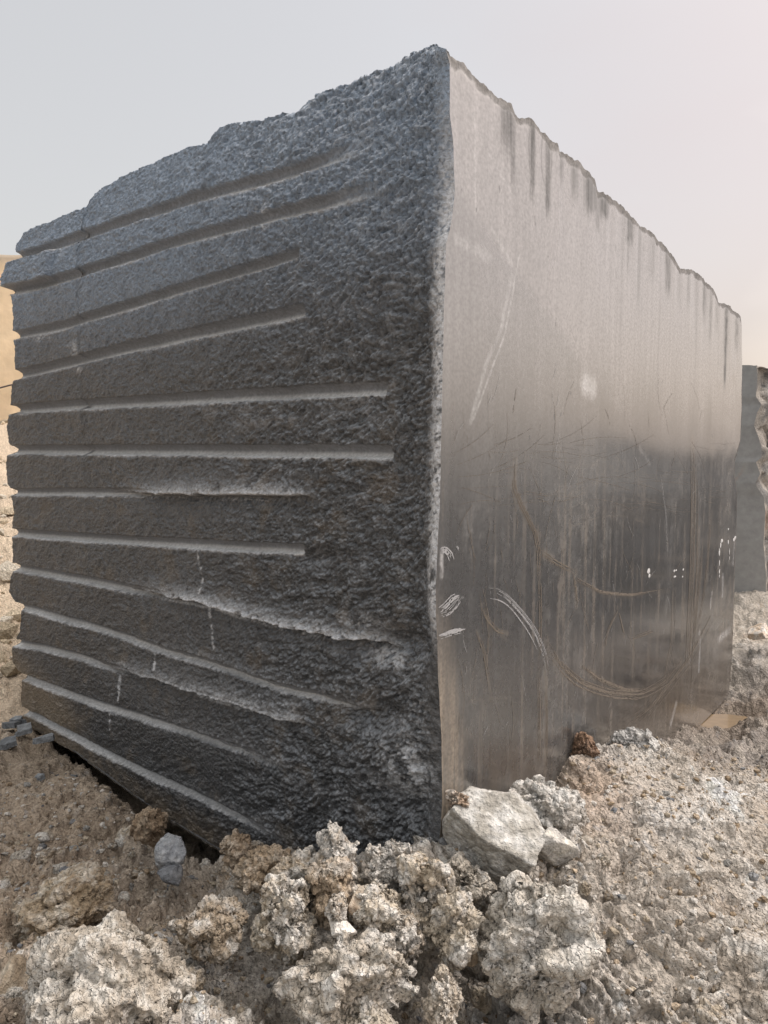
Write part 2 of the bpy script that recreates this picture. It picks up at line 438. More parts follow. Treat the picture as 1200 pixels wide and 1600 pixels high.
# broken hollows close to the corner
for (x, y, ru, rz, d) in [(590, 1010, .10, .05, .03), (560, 1120, .12, .04, .02), (490, 872, .10, .03, .018), (640, 1000, .09, .04, .02), (600, 1180, .12, .08, -.018), (640, 1260, .12, .05, .02),
                          (650, 560, .10, .10, .010), (600, 420, .16, .10, -.012), (560, 330, .1, .04, .012), (620, 760, .1, .12, .010), (540, 640, .1, .05, .008), (600, 1110, .05, .03, .02)]:
    a_, b_ = on_left(x, y)
    rn -= d * np.exp(-(((U - a_ + .3 * (Z - b_)) / ru) ** 2 + ((Z - b_) / rz) ** 2)) * (1 + 0.5 * chip)
lean = 0.10 * np.clip((Z - 2.02) / 0.33, 0, 1.3) ** 1.7 * (0.75 + 0.5 * n1)
lean = lean * sstep(0.0, .12, U)
disp = rn - lean
disp_bore = np.zeros_like(disp)
bore = np.zeros_like(disp); crust = np.zeros_like(disp)
dust = np.zeros_like(disp)
for k, g in enumerate(G):
    gu, gz = poly(g['p']); o = np.argsort(gu); gu = gu[o]; gz = gz[o]
    zl = np.interp(U, gu, gz) + 0.0015 * perlin(U * 6, U * 0, seed=50 + k)
    dz = Z - zl
    ue = gu[0]                                              # right hand end
    edge_n = 0.010 * perlin(U * 25, Z * 25, seed=70 + k)
    if g['blunt']:
        m = sstep(ue - 0.002, ue + 0.006, U + edge_n * .2)
    else:
        m = sstep(ue - 0.05, ue + 0.25, U + edge_n)
    r = g['r'] * (1 + .08 * perlin(U * 9, U * 0, seed=80 + k)) * (0.92 + 0.12 * sstep(0, 2.4, U))
    led = np.zeros_like(U)
    if 'ledge' in g:
        ua = on_left(g['ledge'][1], g['p'][0][1])[0]; ub = on_left(g['ledge'][0], g['p'][0][1])[0]
        led = sstep(ub, ua, U) * g['ledge'][2] * sstep(ue - .12, ue + .05, U)
    full = np.clip(1 - led * 0.75, 0, 1)
    irr = 1 + (0.10 + 0.55 * (1 - full)) * fine * 2.0 + 0.22 * perlin(U * 40, Z * 22, seed=90 + k)
    prof = np.sqrt(np.clip(1 - (dz / (r * np.clip(irr * .15 + .85, .6, 1.3))) ** 2, 0, 1))
    inside = sstep(0.0, 0.05, prof) * m * full
    disp = lerp(disp, np.clip(disp, -9, 9), 0)
    # a smooth half round bore following the large warp only
    smooth_base = 0.016 * n1 - lean * 0.9
    disp = lerp(disp, smooth_base - 1.5 * r * prof - 0.003, inside)
    bore = np.maximum(bore, inside)
    dust = np.maximum(dust, inside * sstep(0.1 * r, -0.6 * r, dz))
    # ledge: stone swells out above the line and breaks back under it
    wob = dz + 0.010 * fbm(U * 18, Z * 3, seed=120 + k, octv=3) * (led > 0)
    swell = np.exp(-np.clip(wob, 0, 1) / 0.035) * sstep(-0.006, 0.004, wob)
    under = np.exp(-np.clip(-wob, 0, 1) / 0.05) * sstep(0.004, -0.008, wob)
    disp += led * (0.020 * swell - 0.020 * under) * (1 + 0.3 * chip)
    crust = np.maximum(crust, led * np.exp(-np.clip(wob, 0, 1) / 0.02) * sstep(-0.004, 0.002, wob) * sstep(-0.5, 0.35, fine + chip * .6) * sstep(1.9, 1.0, U))
    # chalky powder shaken over the lower lip
    lip = np.exp(-((dz + r * 1.12) / 0.005) ** 2) * m
    crust = np.maximum(crust, 0.7 * lip * sstep(-0.3, 0.4, fine + 0.6 * perlin(U * 4, Z * 4, seed=130 + k)))
# the corner arris: matches the edge of the sawn face
e_c = np.interp(Z, cc[:, 1], cc[:, 0]) + 0.004 * fbm(Z * 14, Z * 0, seed=41, octv=4, gain=.7)
wcor = np.exp(-(U / 0.05) ** 2) if False else sstep(0.09, 0.0, U)
disp = lerp(disp, -e_c + 0.0 * disp, wcor ** 1.5) + 0.006 * chip * wcor * sstep(0, .02, U)
# separate slab between the first two grooves at the far end stands proud
a0, z0 = on_left(78, 405)
zg1 = np.interp(U, *[q[np.argsort(poly(G[0]['p'])[0])] for q in poly(G[0]['p'])]); zg2 = np.interp(U, *[q[np.argsort(poly(G[1]['p'])[0])] for q in poly(G[1]['p'])])
blk = sstep(a0 - .004, a0 + .004, U) * sstep(zg1, zg1 - .02, Z) * sstep(zg2, zg2 + .02, Z)
disp += 0.022 * blk
left_grid_disp = disp
# ---- colours of the split face
grey = rgb(70, 73, 77); blue = rgb(136, 155, 178); brown = rgb(92, 84, 74); white = rgb(218, 220, 224); boreC = rgb(120, 124, 130)
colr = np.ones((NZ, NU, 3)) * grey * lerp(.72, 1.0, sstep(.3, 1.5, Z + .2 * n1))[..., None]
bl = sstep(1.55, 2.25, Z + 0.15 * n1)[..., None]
colr = lerp(colr, np.ones(3) * blue, bl * 0.85)  # bluish sky sheen of the upper face, painted into the colour
mot = fbm(uu * 9, zz * 9, seed=61, octv=5, gain=.6)
mot2 = fbm(U * 22, Z * 22, seed=62, octv=4, gain=.6)
bm = sstep(0.08, 0.42, mot + 0.25 * mot2) * sstep(1.9, 1.1, Z) * 0.75
cz = sstep(0.42, 0.25, Z + .1 * mot - .25 * (U - 2.2)) * sstep(1.75, 2.05, U + 0.25 * mot)        # brown corner low at the far end
zlow = sstep(.14, .0, Z - np.interp(U, botL[:, 0], botL[:, 1]) + 0.06 * mot) * .8
bm = np.clip(np.maximum(bm, np.maximum(cz * .8, zlow)), 0, 1)
colr = lerp(colr, np.ones(3) * brown, bm[..., None])
colr = lerp(colr, np.ones(3) * rgb(128, 114, 94), (np.clip(np.maximum(cz, zlow * sstep(-.3, .2, mot2)), 0, 1) * .7)[..., None])
colr *= (1 + 0.5 * sstep(-.2, .6, mot2)[..., None] * .3 - .12)
# pale powder on raised chips, and crusty veins near the corner
cr2 = sstep(0.35, 0.75, chip + 0.8 * fine) * (0.15 + 0.35 * sstep(.9, .2, U)) * sstep(-.1, .3, mot2 + .1)
crust = np.maximum(crust, cr2 * 0.3)
fr = sstep(0.060, 0.010, U + 0.025 * mot2) * sstep(2.30, 1.9, Z) * sstep(.80, 1.0, Z)        # bruised white arris
crust = np.maximum(crust, 1.0 * fr * sstep(-.5, .1, fine + .5 * mot2))
for (x, y, ru, rz, am) in [(640, 1195, .09, .11, .8), (600, 1030, .10, .025, .9), (590, 1235, .06, .06, .5), (560, 1000, .06, .012, .9), (650, 1110, .04, .07, .5), (115, 545, .05, .03, .7), (65, 528, .06, .012, .9),
                           (405, 330, .03, .03, .7), (410, 352, .02, .012, .9), (122, 578, .03, .012, .9), (560, 972, .1, .03, .45), (520, 1245, .12, .02, .4), (450, 1108, .04, .02, .7), (90, 395, .03, .03, .3),
                           (300, 1075, .05, .012, .5), (200, 1040, .05, .01, .5), (420, 660, .2, .02, .25), (550, 640, .12, .05, .25), (350, 640, .2, .02, .2)]:
    a_, b_ = on_left(x, y)
    q = np.exp(-(((U - a_) / ru) ** 2 + ((Z - b_) / rz) ** 2))
    crust = np.maximum(crust, am * q * sstep(-.15, .35, mot2 * .8 + fine * .7 + .1))
# thin cracks / drips of lime
def stroke(Uc, Zc, pts, w, seed, conv=on_left, soft=1.0, rag=0.6):
    P = np.array([conv(*p) for p in pts])
    d = np.full(Uc.shape, 9.0)
    for a, b in zip(P[:-1], P[1:]):
        ab = b - a; t = np.clip(((Uc - a[0]) * ab[0] + (Zc - a[1]) * ab[1]) / (ab @ ab), 0, 1)
        d = np.minimum(d, np.hypot(Uc - a[0] - t * ab[0], Zc - a[1] - t * ab[1]))
    return sstep(w * (1 + soft), w * 0.4, d)
rag = sstep(-.25, .2, fbm(U * 30, Z * 60, seed=65, octv=3))
for pts, w in [([(305, 857), (318, 900), (316, 940)], .004), ([(316, 940), (325, 968), (334, 1012)], .004), ([(240, 1010), (243, 1045)], .005), ([(172, 1045), (184, 1055), (185, 1095)], .006), ([(170, 1110), (170, 1140)], .004)]:
    crust = np.maximum(crust, stroke(U + .004 * fine, Z, pts, w, 0) * rag)
crust = np.clip(crust, 0, 1)
slope = -np.gradient(left_grid_disp, axis=0) / (np.gradient(Z, axis=0) + 1e-6)
sky_glint = (.35 + .65 * sstep(1.3, .5, U + .2 * mot)) * sstep(.25, 1.1, slope + .25 * fine) * sstep(-.5, .3, mot2 + .15) * (1 - bore)  # pale sky glints painted onto the upward facets
colr = lerp(colr, np.ones(3) * rgb(188, 195, 204), (sky_glint * (.30 + .40 * bl[..., 0]))[..., None])
colr = lerp(colr, np.ones(3) * white, crust[..., None] * 0.85)
colr = lerp(colr, np.ones(3) * boreC * (0.9 + 0.2 * mot2[..., None]), (bore * .85)[..., None])
colr = lerp(colr, np.ones(3) * rgb(206, 206, 205), (dust * .85)[..., None])
alpha = np.clip(0.25 + 0.5 * bore + 0.7 * crust + 0.35 * bm + 0.25 * mot2, 0, 1)
NL = np.array([-DR[0], -DR[1]]); NRn = np.array([-DL[0], -DL[1]])

def left_pt(Uc, Zc, D):
    return np.stack([C[0] + DL[0] * Uc + NL[0] * D, C[1] + DL[1] * Uc + NL[1] * D, Zc], -1)
def right_pt(S, Zc, D):
    return np.stack([C[0] + DR[0] * S + NRn[0] * D, C[1] + DR[1] * S + NRn[1] * D, Zc], -1)

P = left_pt(U, Z, disp)
P[..., 2] += lean * (Z - CAM_H) / (C[1] + DL[1] * U)
# rounded, broken shoulder running back over the top edge
ext = []; ecol = []
for i in range(1, NR + 1):
    f = i / NR
    q = P[-1].copy(); back = 0.16 * f
    q[:, :2] += DR * (back * 1.3) + DL * (.03 * f ** .5 * sstep(.1, 0, U[-1]))[:, None]
    q[:, 2] += 0.010 * math.sin(f * math.pi) - 0.05 * f ** 2 + 0.010 * fbm(U[-1] * 9, U[-1] * 0 + f * 2, seed=77) * f
    q[:, 2] = np.where(U[-1] < .2, np.minimum(q[:, 2], np.interp((q[:, :2] - C) @ DR, tr[:, 0], tr[:, 1]) - .012 - .02 * f), q[:, 2])
    ext.append(q); ecol.append(colr[-1])
P = np.concatenate([P, np.stack(ext)], 0)
cA = np.concatenate([np.concatenate([colr, np.stack(ecol)], 0), np.concatenate([alpha, np.repeat(alpha[-1:], NR, 0)], 0)[..., None]], -1)
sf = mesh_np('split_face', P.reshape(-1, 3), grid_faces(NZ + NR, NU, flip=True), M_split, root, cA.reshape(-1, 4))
sa = sf.data.attributes.new('Smooth', 'FLOAT', 'POINT')
sa.data.foreach_set('value', np.concatenate([bore, np.zeros((NR, NU))], 0).astype(np.float32).ravel())
left_top = P[NZ - 1]; left_edge = P[:NZ, -1]

# ---- sawn face
NS, NZ2 = 330, 560
pxs = np.linspace(698, 1162, NS)
s1_ = np.array([on_right(p, 705)[0] for p in pxs]); s1_ = (s1_ - s1_[0]) / (s1_[-1] - s1_[0])
t_, v_ = np.meshgrid(s1_, np.linspace(0, 1, NZ2))
Zr = v_ * 2.3
Zcol = Z[:, 0]; Dcol = left_grid_disp[:, 0]
for _ in range(3):
    s0 = -np.interp(Zr, Zcol, Dcol); sm = np.interp(Zr, rl[:, 1], rl[:, 0])
    S = s0 + t_ * (sm - s0)
    zt = np.interp(S, tr[:, 0], tr[:, 1]) + (0.006 * fbm(S * 12, S * 0, seed=201, octv=3) + .004 * np.round(2 * perlin(S * 34, S * 0, seed=202)) * .5 + .004 * perlin(S * 55, S * 0, seed=203)) * sstep(0, .05, S)
    Zr = -0.02 * sstep(2.9, 1.5, S) + v_ * (zt + 0.02 * sstep(2.9, 1.5, S))
# slight waviness from the wire and shallow flutes near the top
zt = np.interp(S, tr[:, 0], tr[:, 1])
flute = np.abs(perlin(S * 7, S * 0, seed=210)) * 0.008 + np.abs(perlin(S * 16, S * 0, seed=211)) * 0.003
ftop = sstep(0.32, 0.0, zt - Zr + 0.12 * perlin(S * 9, S * 0, seed=212)) * sstep(.15, .5, S)
Dr = 0.0035 * fbm(S * .9, Zr * .5, seed=205, octv=2) - flute * ftop
chipE = sstep(0.035, 0.0, zt - Zr + 0.02 * fbm(S * 20, Zr * 20, seed=213, octv=3))
Dr -= chipE * (0.002 + 0.003 * fbm(S * 30, Zr * 30, seed=214, octv=3))
Dr += 0.0011 * perlin(S * 11, Zr * 9, seed=206) * sstep(2.0, 2.6, S)          # dimples at far end
edgeR = sstep(0.03, 0, sm - S); Dr -= edgeR * 0.012
Dr *= sstep(0.0, 0.01, S - s0)
# colours
darkg = rgb(50, 52, 55); tan = rgb(142, 130, 116); pale = rgb(196, 192, 188)
hx = lambda x, y: on_right(x, y)
fs = fbm(S * 5, Zr * 1.0, seed=221, octv=4)
st1 = fbm(S * 34, Zr * .9, seed=222, octv=4, gain=.65)
st2 = fbm(S * 95, Zr * 2.2, seed=223, octv=3, gain=.7)
clot = fbm(S * 18, Zr * 14, seed=224, octv=4, gain=.65)
cR = np.ones((NZ2, NS, 3)) * darkg
film = 0.25 + 0.30 * fs + 0.35 * st1                                    # thin dust film
film = np.clip(film, 0, 1)
cR = lerp(cR, np.ones(3) * rgb(104, 105, 107), (film * .55)[..., None])
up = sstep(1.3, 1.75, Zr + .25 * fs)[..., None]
cR = lerp(cR, np.ones(3) * rgb(150, 146, 146), up * .68 * (.58 + .42 * sstep(-.03, .03, (Zr - on_right(812, 430)[1]) - (S - on_right(812, 430)[0]) * (on_right(1010, 705)[1] - on_right(812, 430)[1]) / (on_right(1010, 705)[0] - on_right(812, 430)[0]))[..., None]))      # pinkish sky reflection painted on the upper half, stronger above the diagonal
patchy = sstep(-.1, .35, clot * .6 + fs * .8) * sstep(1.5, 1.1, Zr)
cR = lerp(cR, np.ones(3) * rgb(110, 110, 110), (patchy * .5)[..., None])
streaks = sstep(0.10, 0.45, st1 + .45 * st2 + 0.25 * fs) * sstep(1.55, 1.05, Zr + .2 * st1) * (0.35 + .3 * clot)
mud = np.clip(streaks, 0, 1) * 1.1
wht = np.zeros_like(S); drk = np.zeros_like(S)
bandm = sstep(.145, .03, (S - s0) + .05 * st1 + .02 * clot + .07 * sstep(.5, 1.05, Zr)) * sstep(1.15, .75, Zr)
mud = np.maximum(mud, bandm * (.55 + .6 * sstep(-.3, .3, st2)))
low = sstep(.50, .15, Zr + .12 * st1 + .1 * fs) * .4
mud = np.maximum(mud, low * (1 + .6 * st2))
def rs(pts, w, soft=1.0, j=.004):
    return stroke(S + j * clot, Zr + j * st2, pts, w, 0, on_right, soft)
rag = sstep(-.35, .1, clot + .5 * st2)
for pts, w, am in [
    ([(805, 715), (803, 760), (815, 790), (836, 830), (842, 860), (843, 900)], .009, .9), ([(843, 860), (870, 880), (900, 895)], .010, .9), ([(836, 832), (842, 845)], .016, 1),
    ([(843, 900), (845, 960), (843, 1030)], .005, .6), ([(845, 1050), (848, 1200)], .018, .6), ([(897, 895), (902, 945)], .010, .7), ([(900, 905), (940, 928), (985, 930), (1045, 922)], .008, .55),
    ([(1082, 690), (1086, 780), (1083, 900), (1078, 1000), (1075, 1090)], .020, .75), ([(1072, 700), (1070, 850), (1072, 1050)], .010, .5), ([(1092, 830), (1090, 900), (1085, 960)], .014, .8),
    ([(1112, 800), (1105, 880), (1096, 950), (1086, 990)], .012, .6), ([(1125, 800), (1127, 950), (1124, 1080)], .02, .45), ([(1140, 860), (1139, 1000), (1137, 1080)], .03, .5),
    ([(855, 1010), (875, 1045), (905, 1070), (950, 1086), (1000, 1088), (1040, 1066)], .012, .65), ([(910, 1042), (935, 1063), (980, 1080), (1015, 1080)], .012, .6),
    ([(912, 1050), (940, 1072), (975, 1086)], .004, .8), ([(918, 1040), (950, 1066), (1000, 1078)], .004, .8), ([(1052, 900), (1050, 1000), (1040, 1080), (1000, 1130)], .012, .4),
    ([(1110, 970), (1060, 1050), (1000, 1120), (975, 1135)], .012, .4), ([(752, 945), (760, 965), (775, 985), (795, 990)], .004, .9), ([(757, 955), (772, 980), (792, 1000)], .003, .8),
    ([(757, 935), (765, 990), (760, 1050)], .003, .6), ([(745, 985), (757, 1020), (768, 1090)], .003, .8), ([(966, 955), (950, 985), (945, 1010)], .005, .6), ([(966, 955), (976, 996)], .004, .9), ([(966, 950), (968, 958)], .010, .9),
    ([(752, 650), (735, 700), (730, 760)], .003, .3), ([(690, 1060), (720, 1130), (770, 1190)], .003, .4), ([(735, 1095), (800, 1090)], .003, .5), ([(755, 1100), (757, 1120)], .008, .7),
    ([(868, 745), (875, 820), (880, 870)], .005, .5), ([(893, 640), (890, 750), (888, 860)], .003, .5), ([(923, 850), (918, 980)], .003, .6), ([(945, 700), (940, 820)], .012, .3), ([(985, 830), (945, 800)], .003, .4),
    ([(870, 730), (950, 727), (1000, 750)], .005, .4), ([(880, 760), (960, 780)], .003, .3), ([(900, 720), (970, 735), (1010, 760)], .003, .3), ([(690, 1110), (760, 1040)], .002, .3), ([(840, 1050), (858, 1110)], .005, .6),
    ([(895, 1000), (920, 992)], .003, .5), ([(990, 995), (1020, 985)], .008, .5), ([(1105, 745), (1140, 780)], .012, .3), ([(1128, 790), (1138, 800)], .03, .7)]:
    mud = np.maximum(mud, am * .45 * rs(pts, w, 1.6) * sstep(-.4, .4, st2 + .5 * clot))
RS = np.random.RandomState(5)
for i in range(0):                                                     # random handling scratches
    x = RS.uniform(710, 1130); y = RS.uniform(560, 1120); a_ = RS.normal(1.45, .35) * RS.choice([-1, 1]); l_ = RS.uniform(15, 110) * (1 - (x - 700) / 900)
    b_ = RS.uniform(-.25, .25)
    pts = [(x + l_ * k * math.cos(a_ + b_ * k), y + l_ * k * math.sin(a_ + b_ * k)) for k in (0, .5, 1)]
    sk = rs(pts, RS.uniform(.0008, .0022), j=.0015)
    if RS.rand() < .6: mud = np.maximum(mud, RS.uniform(.3, .8) * sk * rag)
    else: wht = np.maximum(wht, RS.uniform(.2, .55) * sk * rag)
for i in range(20):                                                     # fan of fine saw swirls
    y = 715 + i * 5 + RS.uniform(-3, 3)
    x0 = RS.uniform(860, 930); x1 = RS.uniform(960, 1050); mud = np.maximum(mud, RS.uniform(.12, .3) * rag * rs([(lerp(x0, x1, k), y + RS.uniform(-1, 1) + 22 * (k - .5 + RS.uniform(-.1, .1)) ** 2 * 4 - 6 * k) for k in (0, .25, .5, .75, 1)], .0012, j=.002))
for pts, w, am in [([(690, 860), (690, 900)], .006, .5), ([(915, 598), (925, 606)], .03, .55), ([(800, 430), (785, 510), (760, 570), (735, 660)], .006, .28), ([(812, 400), (790, 520), (740, 655)], .003, .35),
                   ([(715, 375), (765, 402)], .012, .22), ([(770, 360), (800, 410)], .006, .2), ([(742, 170), (744, 330)], .003, .2), ([(765, 240), (800, 300)], .002, .2),
                   ([(1093, 985), (1092, 1050)], .006, .5), ([(1130, 900), (1129, 930)], .012, .5), ([(1148, 850), (1146, 880)], .012, .4),
                   ([(1140, 985), (1122, 1000)], .016, .4), ([(1056, 1100), (1048, 1130)], .012, .35), ([(1112, 925), (1110, 950)], .006, .5), ([(1000, 700), (1015, 725)], .008, .12)]:
    wht = np.maximum(wht, am * rs(pts, w) * (.5 + .5 * rag))
# dark water drips and pen ovals under the top edge
for x, y0, y1, w, am in [(795, 165, 265, .028, .55), (804, 180, 320, .010, .4), (834, 240, 330, .010, .6), (858, 285, 350, .012, .5), (880, 235, 300, .012, .4), (900, 265, 330, .02, .45), (926, 290, 350, .05, .6), (935, 330, 380, .015, .5),
                         (946, 315, 350, .03, .7), (985, 345, 400, .025, .7), (983, 370, 450, .012, .4), (1000, 380, 520, .014, .45), (1020, 400, 450, .03, .35), (1032, 450, 700, .01, .25), (1045, 415, 480, .03, .6), (1063, 425, 500, .025, .35),
                         (1078, 430, 500, .02, .4), (1103, 440, 520, .03, .55), (1112, 470, 560, .02, .5), (1122, 480, 530, .02, .4), (1137, 480, 600, .03, .6), (1134, 560, 620, .02, .7), (1153, 500, 560, .03, .5), (975, 330, 700, .008, .2), (1090, 460, 700, .01, .25)]:
    P0 = on_right(x, y0); P1 = on_right(x, y1)
    q = np.exp(-((S - P0[0] + .004 * st2) / (w * 1.35)) ** 4) * (.75 + .5 * sstep(-.3, .4, st2)) * sstep(P1[1], lerp(P1[1], P0[1], .6), Zr + .03 * st2) * sstep(-.5, .2, st1 + .4)
    drk = np.maximum(drk, am * .9 * q)
for cx, cy, rx, ry in [(833, 232, 5, 42), (856, 247, 8, 44), (796, 190, 4, 30), (984, 358, 8, 28), (1103, 447, 5, 20)]:
    pts = [(cx + rx * math.cos(t), cy + ry * math.sin(t)) for t in np.linspace(0, 2 * math.pi, 17)]
    drk = np.maximum(drk, .32 * rs(pts, .003, j=.002))
for i in range(45):                                                     # small pits
    x = RS.uniform(710, 1140); y = RS.uniform(140, 700)
    p0 = on_right(x, y); rr_ = RS.uniform(.002, .0045)
    if p0[1] > np.interp(p0[0], tr[:, 0], tr[:, 1]) - .03: continue
    q = (((S - p0[0]) / rr_) ** 2 + ((Zr - p0[1]) / (rr_ * RS.uniform(1, 4))) ** 2) < 1
    drk = np.maximum(drk, q * .4)
cR = lerp(cR, np.ones(3) * tan, np.clip(mud, 0, 1)[..., None] * .9)
cR = lerp(cR, np.ones(3) * rgb(215, 215, 216), np.clip(wht, 0, 1)[..., None])
cR = lerp(cR, np.ones(3) * rgb(58, 60, 60), np.clip(drk * 1.3, 0, 1)[..., None])
# rougher above the diagonal edge of the painted reflection
dline = on_right(812, 430); dl2 = on_right(1010, 705)
dside = (Zr - dline[1]) - (S - dline[0]) * (dl2[1] - dline[1]) / (dl2[0] - dline[0])
ro = 0.36 - .34 * sstep(.1, 1.5, S) + .30 * np.clip(mud, 0, 1) + .3 * wht + .8 * drk + .20 * np.abs(clot) * sstep(1.5, 1.2, Zr) + .10 * fs + .14 * sstep(.1, .5, clot + st1) * sstep(1.45, 1.2, Zr) + .07 * sstep(-.012, .012, dside) * sstep(0.05, .3, S)
ro = np.maximum(ro, sstep(0, .45, chipE))
cR = lerp(cR, np.ones(3) * rgb(120, 116, 112), (chipE * .8)[..., None])
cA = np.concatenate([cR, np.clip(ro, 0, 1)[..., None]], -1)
P2 = right_pt(S, Zr, Dr)
ext = []
for i in range(1, NR + 1):
    f = i / NR
    q = P2[-1].copy(); q[:, :2] += DL * (0.14 * f * (.06 + .94 * sstep(.06, .3, S[-1]))[:, None]) + DR * (.04 * f ** .5 * sstep(.15, 0, S[-1]))[:, None]
    q[:, 2] += 0.004 * math.sin(f * math.pi) * np.clip(S[-1] * 6, 0, 1) - .06 * f ** 2 + 0.008 * fbm(S[-1] * 14, S[-1] * 0 + f, seed=277) * f - .18 * f * sstep(.20, .06, S[-1])
    ext.append(q)
# rough material on the shoulder strip: own part
sh = np.concatenate([P2[-1:], np.stack(ext)], 0)
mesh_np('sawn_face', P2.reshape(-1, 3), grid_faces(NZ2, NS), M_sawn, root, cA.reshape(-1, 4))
shc = np.ones((NR + 1, NS, 4)); shc[..., :3] = rgb(92, 91, 90); shc[..., :3] *= (1 + .35 * fbm(np.tile(S[-1] * 25, (NR + 1, 1)), np.tile(np.arange(NR + 1)[:, None] * .3, (1, NS)), seed=281)[..., None])
mesh_np('top_arris', sh.reshape(-1, 3), grid_faces(NR + 1, NS), M_split, root, shc.reshape(-1, 4))

# ---- hidden sides: top, two back faces, underside
LW = 2.40; LS = 2.75
def patch(name, fn, n, m, flip=False, c=rgb(86, 87, 90)):
    a, b_ = np.meshgrid(np.linspace(0, 1, n), np.linspace(0, 1, m))
    Pp = fn(a, b_)
    cc_ = np.ones((m, n, 4)); cc_[..., :3] = c * (1 + .2 * fbm(a * 20, b_ * 20, seed=5)[..., None]); cc_[..., 3] = .6
    return mesh_np(name, Pp.reshape(-1, 3), grid_faces(m, n, flip), M_split, root, cc_.reshape(-1, 4))
def topf(a, b_):
    u_ = a * (LW - .12) + .10; s_ = b_ * (LS - .18) + .16
    z_ = lerp(np.interp(u_, tl[:, 0], tl[:, 1]), 2.24, sstep(0, .6, b_)) + lerp(np.interp(s_, tr[:, 0], tr[:, 1]) - ZT0, 0, sstep(0, .6, a)) - .03
    z_ = z_ + .02 * fbm(u_ * 4, s_ * 4, seed=301, octv=4) - .06
    xy = C + DL * u_[..., None] + DR * s_[..., None]
    return np.concatenate([xy, z_[..., None]], -1)
patch('top_face', topf, 120, 140)
def endf(a, b_):       # far left end, parallel to the sawn face
    z_ = b_ * 2.24 + .02
    u_ = np.interp(z_, left_edge[:, 2], ((left_edge[:, :2] - C) @ DL)) - .001
    dd = np.interp(z_, left_edge[:, 2], ((left_edge[:, :2] - C) @ NL))
    s_ = a * LS
    u_ = u_ + .02 * fbm(s_ * 5, z_ * 5, seed=311, octv=4) * sstep(0, .05, a)
    s_ = s_ - dd * (1 - a)
    xy = C + DL * u_[..., None] + DR * s_[..., None]
    return np.concatenate([xy, z_[..., None]], -1)
patch('end_face', endf, 60, 200)
def backf(a, b_):      # parallel to the split face
    z_ = b_ * 2.03; u_ = a * LW + .03
    sR = np.interp(z_, rl[:, 1], rl[:, 0])
    s_ = sR - .014 - .015 * sstep(0, .05, a)
    z_ = z_ * (1 + .09 * a)
    xy = C + DL * u_[..., None] + DR * s_[..., None]
    return np.concatenate([xy, z_[..., None]], -1)
patch('back_face', backf, 60, 60)
def botf(a, b_):
    u_ = a * 2.38; s_ = b_ * 2.72
    z_ = np.interp(u_, botL[:, 0], botL[:, 1]) * (1 - b_) + .01
    xy = C + DL * u_[..., None] + DR * s_[..., None]
    return np.concatenate([xy, z_[..., None]], -1)
patch('underside', botf, 30, 30)

# ---- chalk and paint marks on the sawn face (thin raised strokes)
def surf_D(s_, z_):
    j = np.clip(((z_ / 2.3) * (NZ2 - 1)), 0, NZ2 - 1)
    # nearest lookup on the sawn grid
    js = np.searchsorted(S[int(np.mean(j))], s_).clip(0, NS - 1)
    zi = np.array([np.searchsorted(Zr[:, k], zz_).clip(0, NZ2 - 1) for k, zz_ in zip(js, np.atleast_1d(z_))])
    return Dr[zi, js]
def ribbon_set(name, strokes, mat, label=None, seed=0):
    """strokes: list of (pixel polyline traced on the sawn face, width m)"""
    R = np.random.RandomState(seed); V = []; Fq = []
    for pts, w in strokes:
        P = np.array([on_right(*p) for p in pts])
        d = np.r_[0, np.cumsum(np.linalg.norm(np.diff(P, axis=0), axis=1))]
        nseg = max(4, int(d[-1] / .006)); t = np.linspace(0, d[-1], nseg + 1)
        s_ = np.interp(t, d, P[:, 0]); z_ = np.interp(t, d, P[:, 1])
        tx = np.gradient(s_); tz = np.gradient(z_); l_ = np.hypot(tx, tz) + 1e-9
        ww = w * (0.35 + 0.65 * np.sin(np.pi * np.linspace(.06, .94, nseg + 1)) ** .5) * (0.7 + .5 * R.rand(nseg + 1))
        D = surf_D(s_, z_)
        for i in range(nseg + 1):
            for sg in (-1, 1):
                sx = s_[i] - tz[i] / l_[i] * ww[i] * sg * .5; zx = z_[i] + tx[i] / l_[i] * ww[i] * sg * .5
                V.append(right_pt(sx, zx, D[i] + .0012))
        b0 = len(V) - 2 * (nseg + 1)
        for i in range(nseg):
            if R.rand() < .16: continue                     # the chalk skips
            Fq.append([b0 + 2 * i, b0 + 2 * i + 2, b0 + 2 * i + 3, b0 + 2 * i + 1])
    o = mesh_np(name, np.array(V), np.array(Fq), mat, root, smooth=False)
    if label: o['label'] = label
    return o
def strands(pts, n, spread, w, seed):
    R = np.random.RandomState(seed); o = []
    for i in range(n):
        a = R.uniform(-spread, spread); t0 = R.uniform(0, .25); t1 = R.uniform(.75, 1)
        P = np.array(pts, float); d = np.linspace(0, 1, len(P)); t = np.linspace(t0, t1, 9)
        q = np.stack([np.interp(t, d, P[:, 0]), np.interp(t, d, P[:, 1])], 1)
        tg = np.gradient(q, axis=0); tg /= np.linalg.norm(tg, axis=1)[:, None]
        q += np.stack([-tg[:, 1], tg[:, 0]], 1) * a
        o.append(([tuple(k) for k in q], w * R.uniform(.5, 1.3)))
    return o
arc = [(760, 921), (775, 922), (790, 930), (805, 945), (820, 962), (834, 981), (845, 1003), (853, 1028), (857, 1045), (861, 1075)]
arc2 = [(765, 935), (780, 938), (795, 948), (810, 966), (824, 986), (836, 1008), (843, 1025)]
ribbon_set('chalk_mark', strands(arc, 10, 4, .0018, 1) + strands(arc2, 4, 1.6, .0016, 2), M_chalk, 'large white chalk arc')
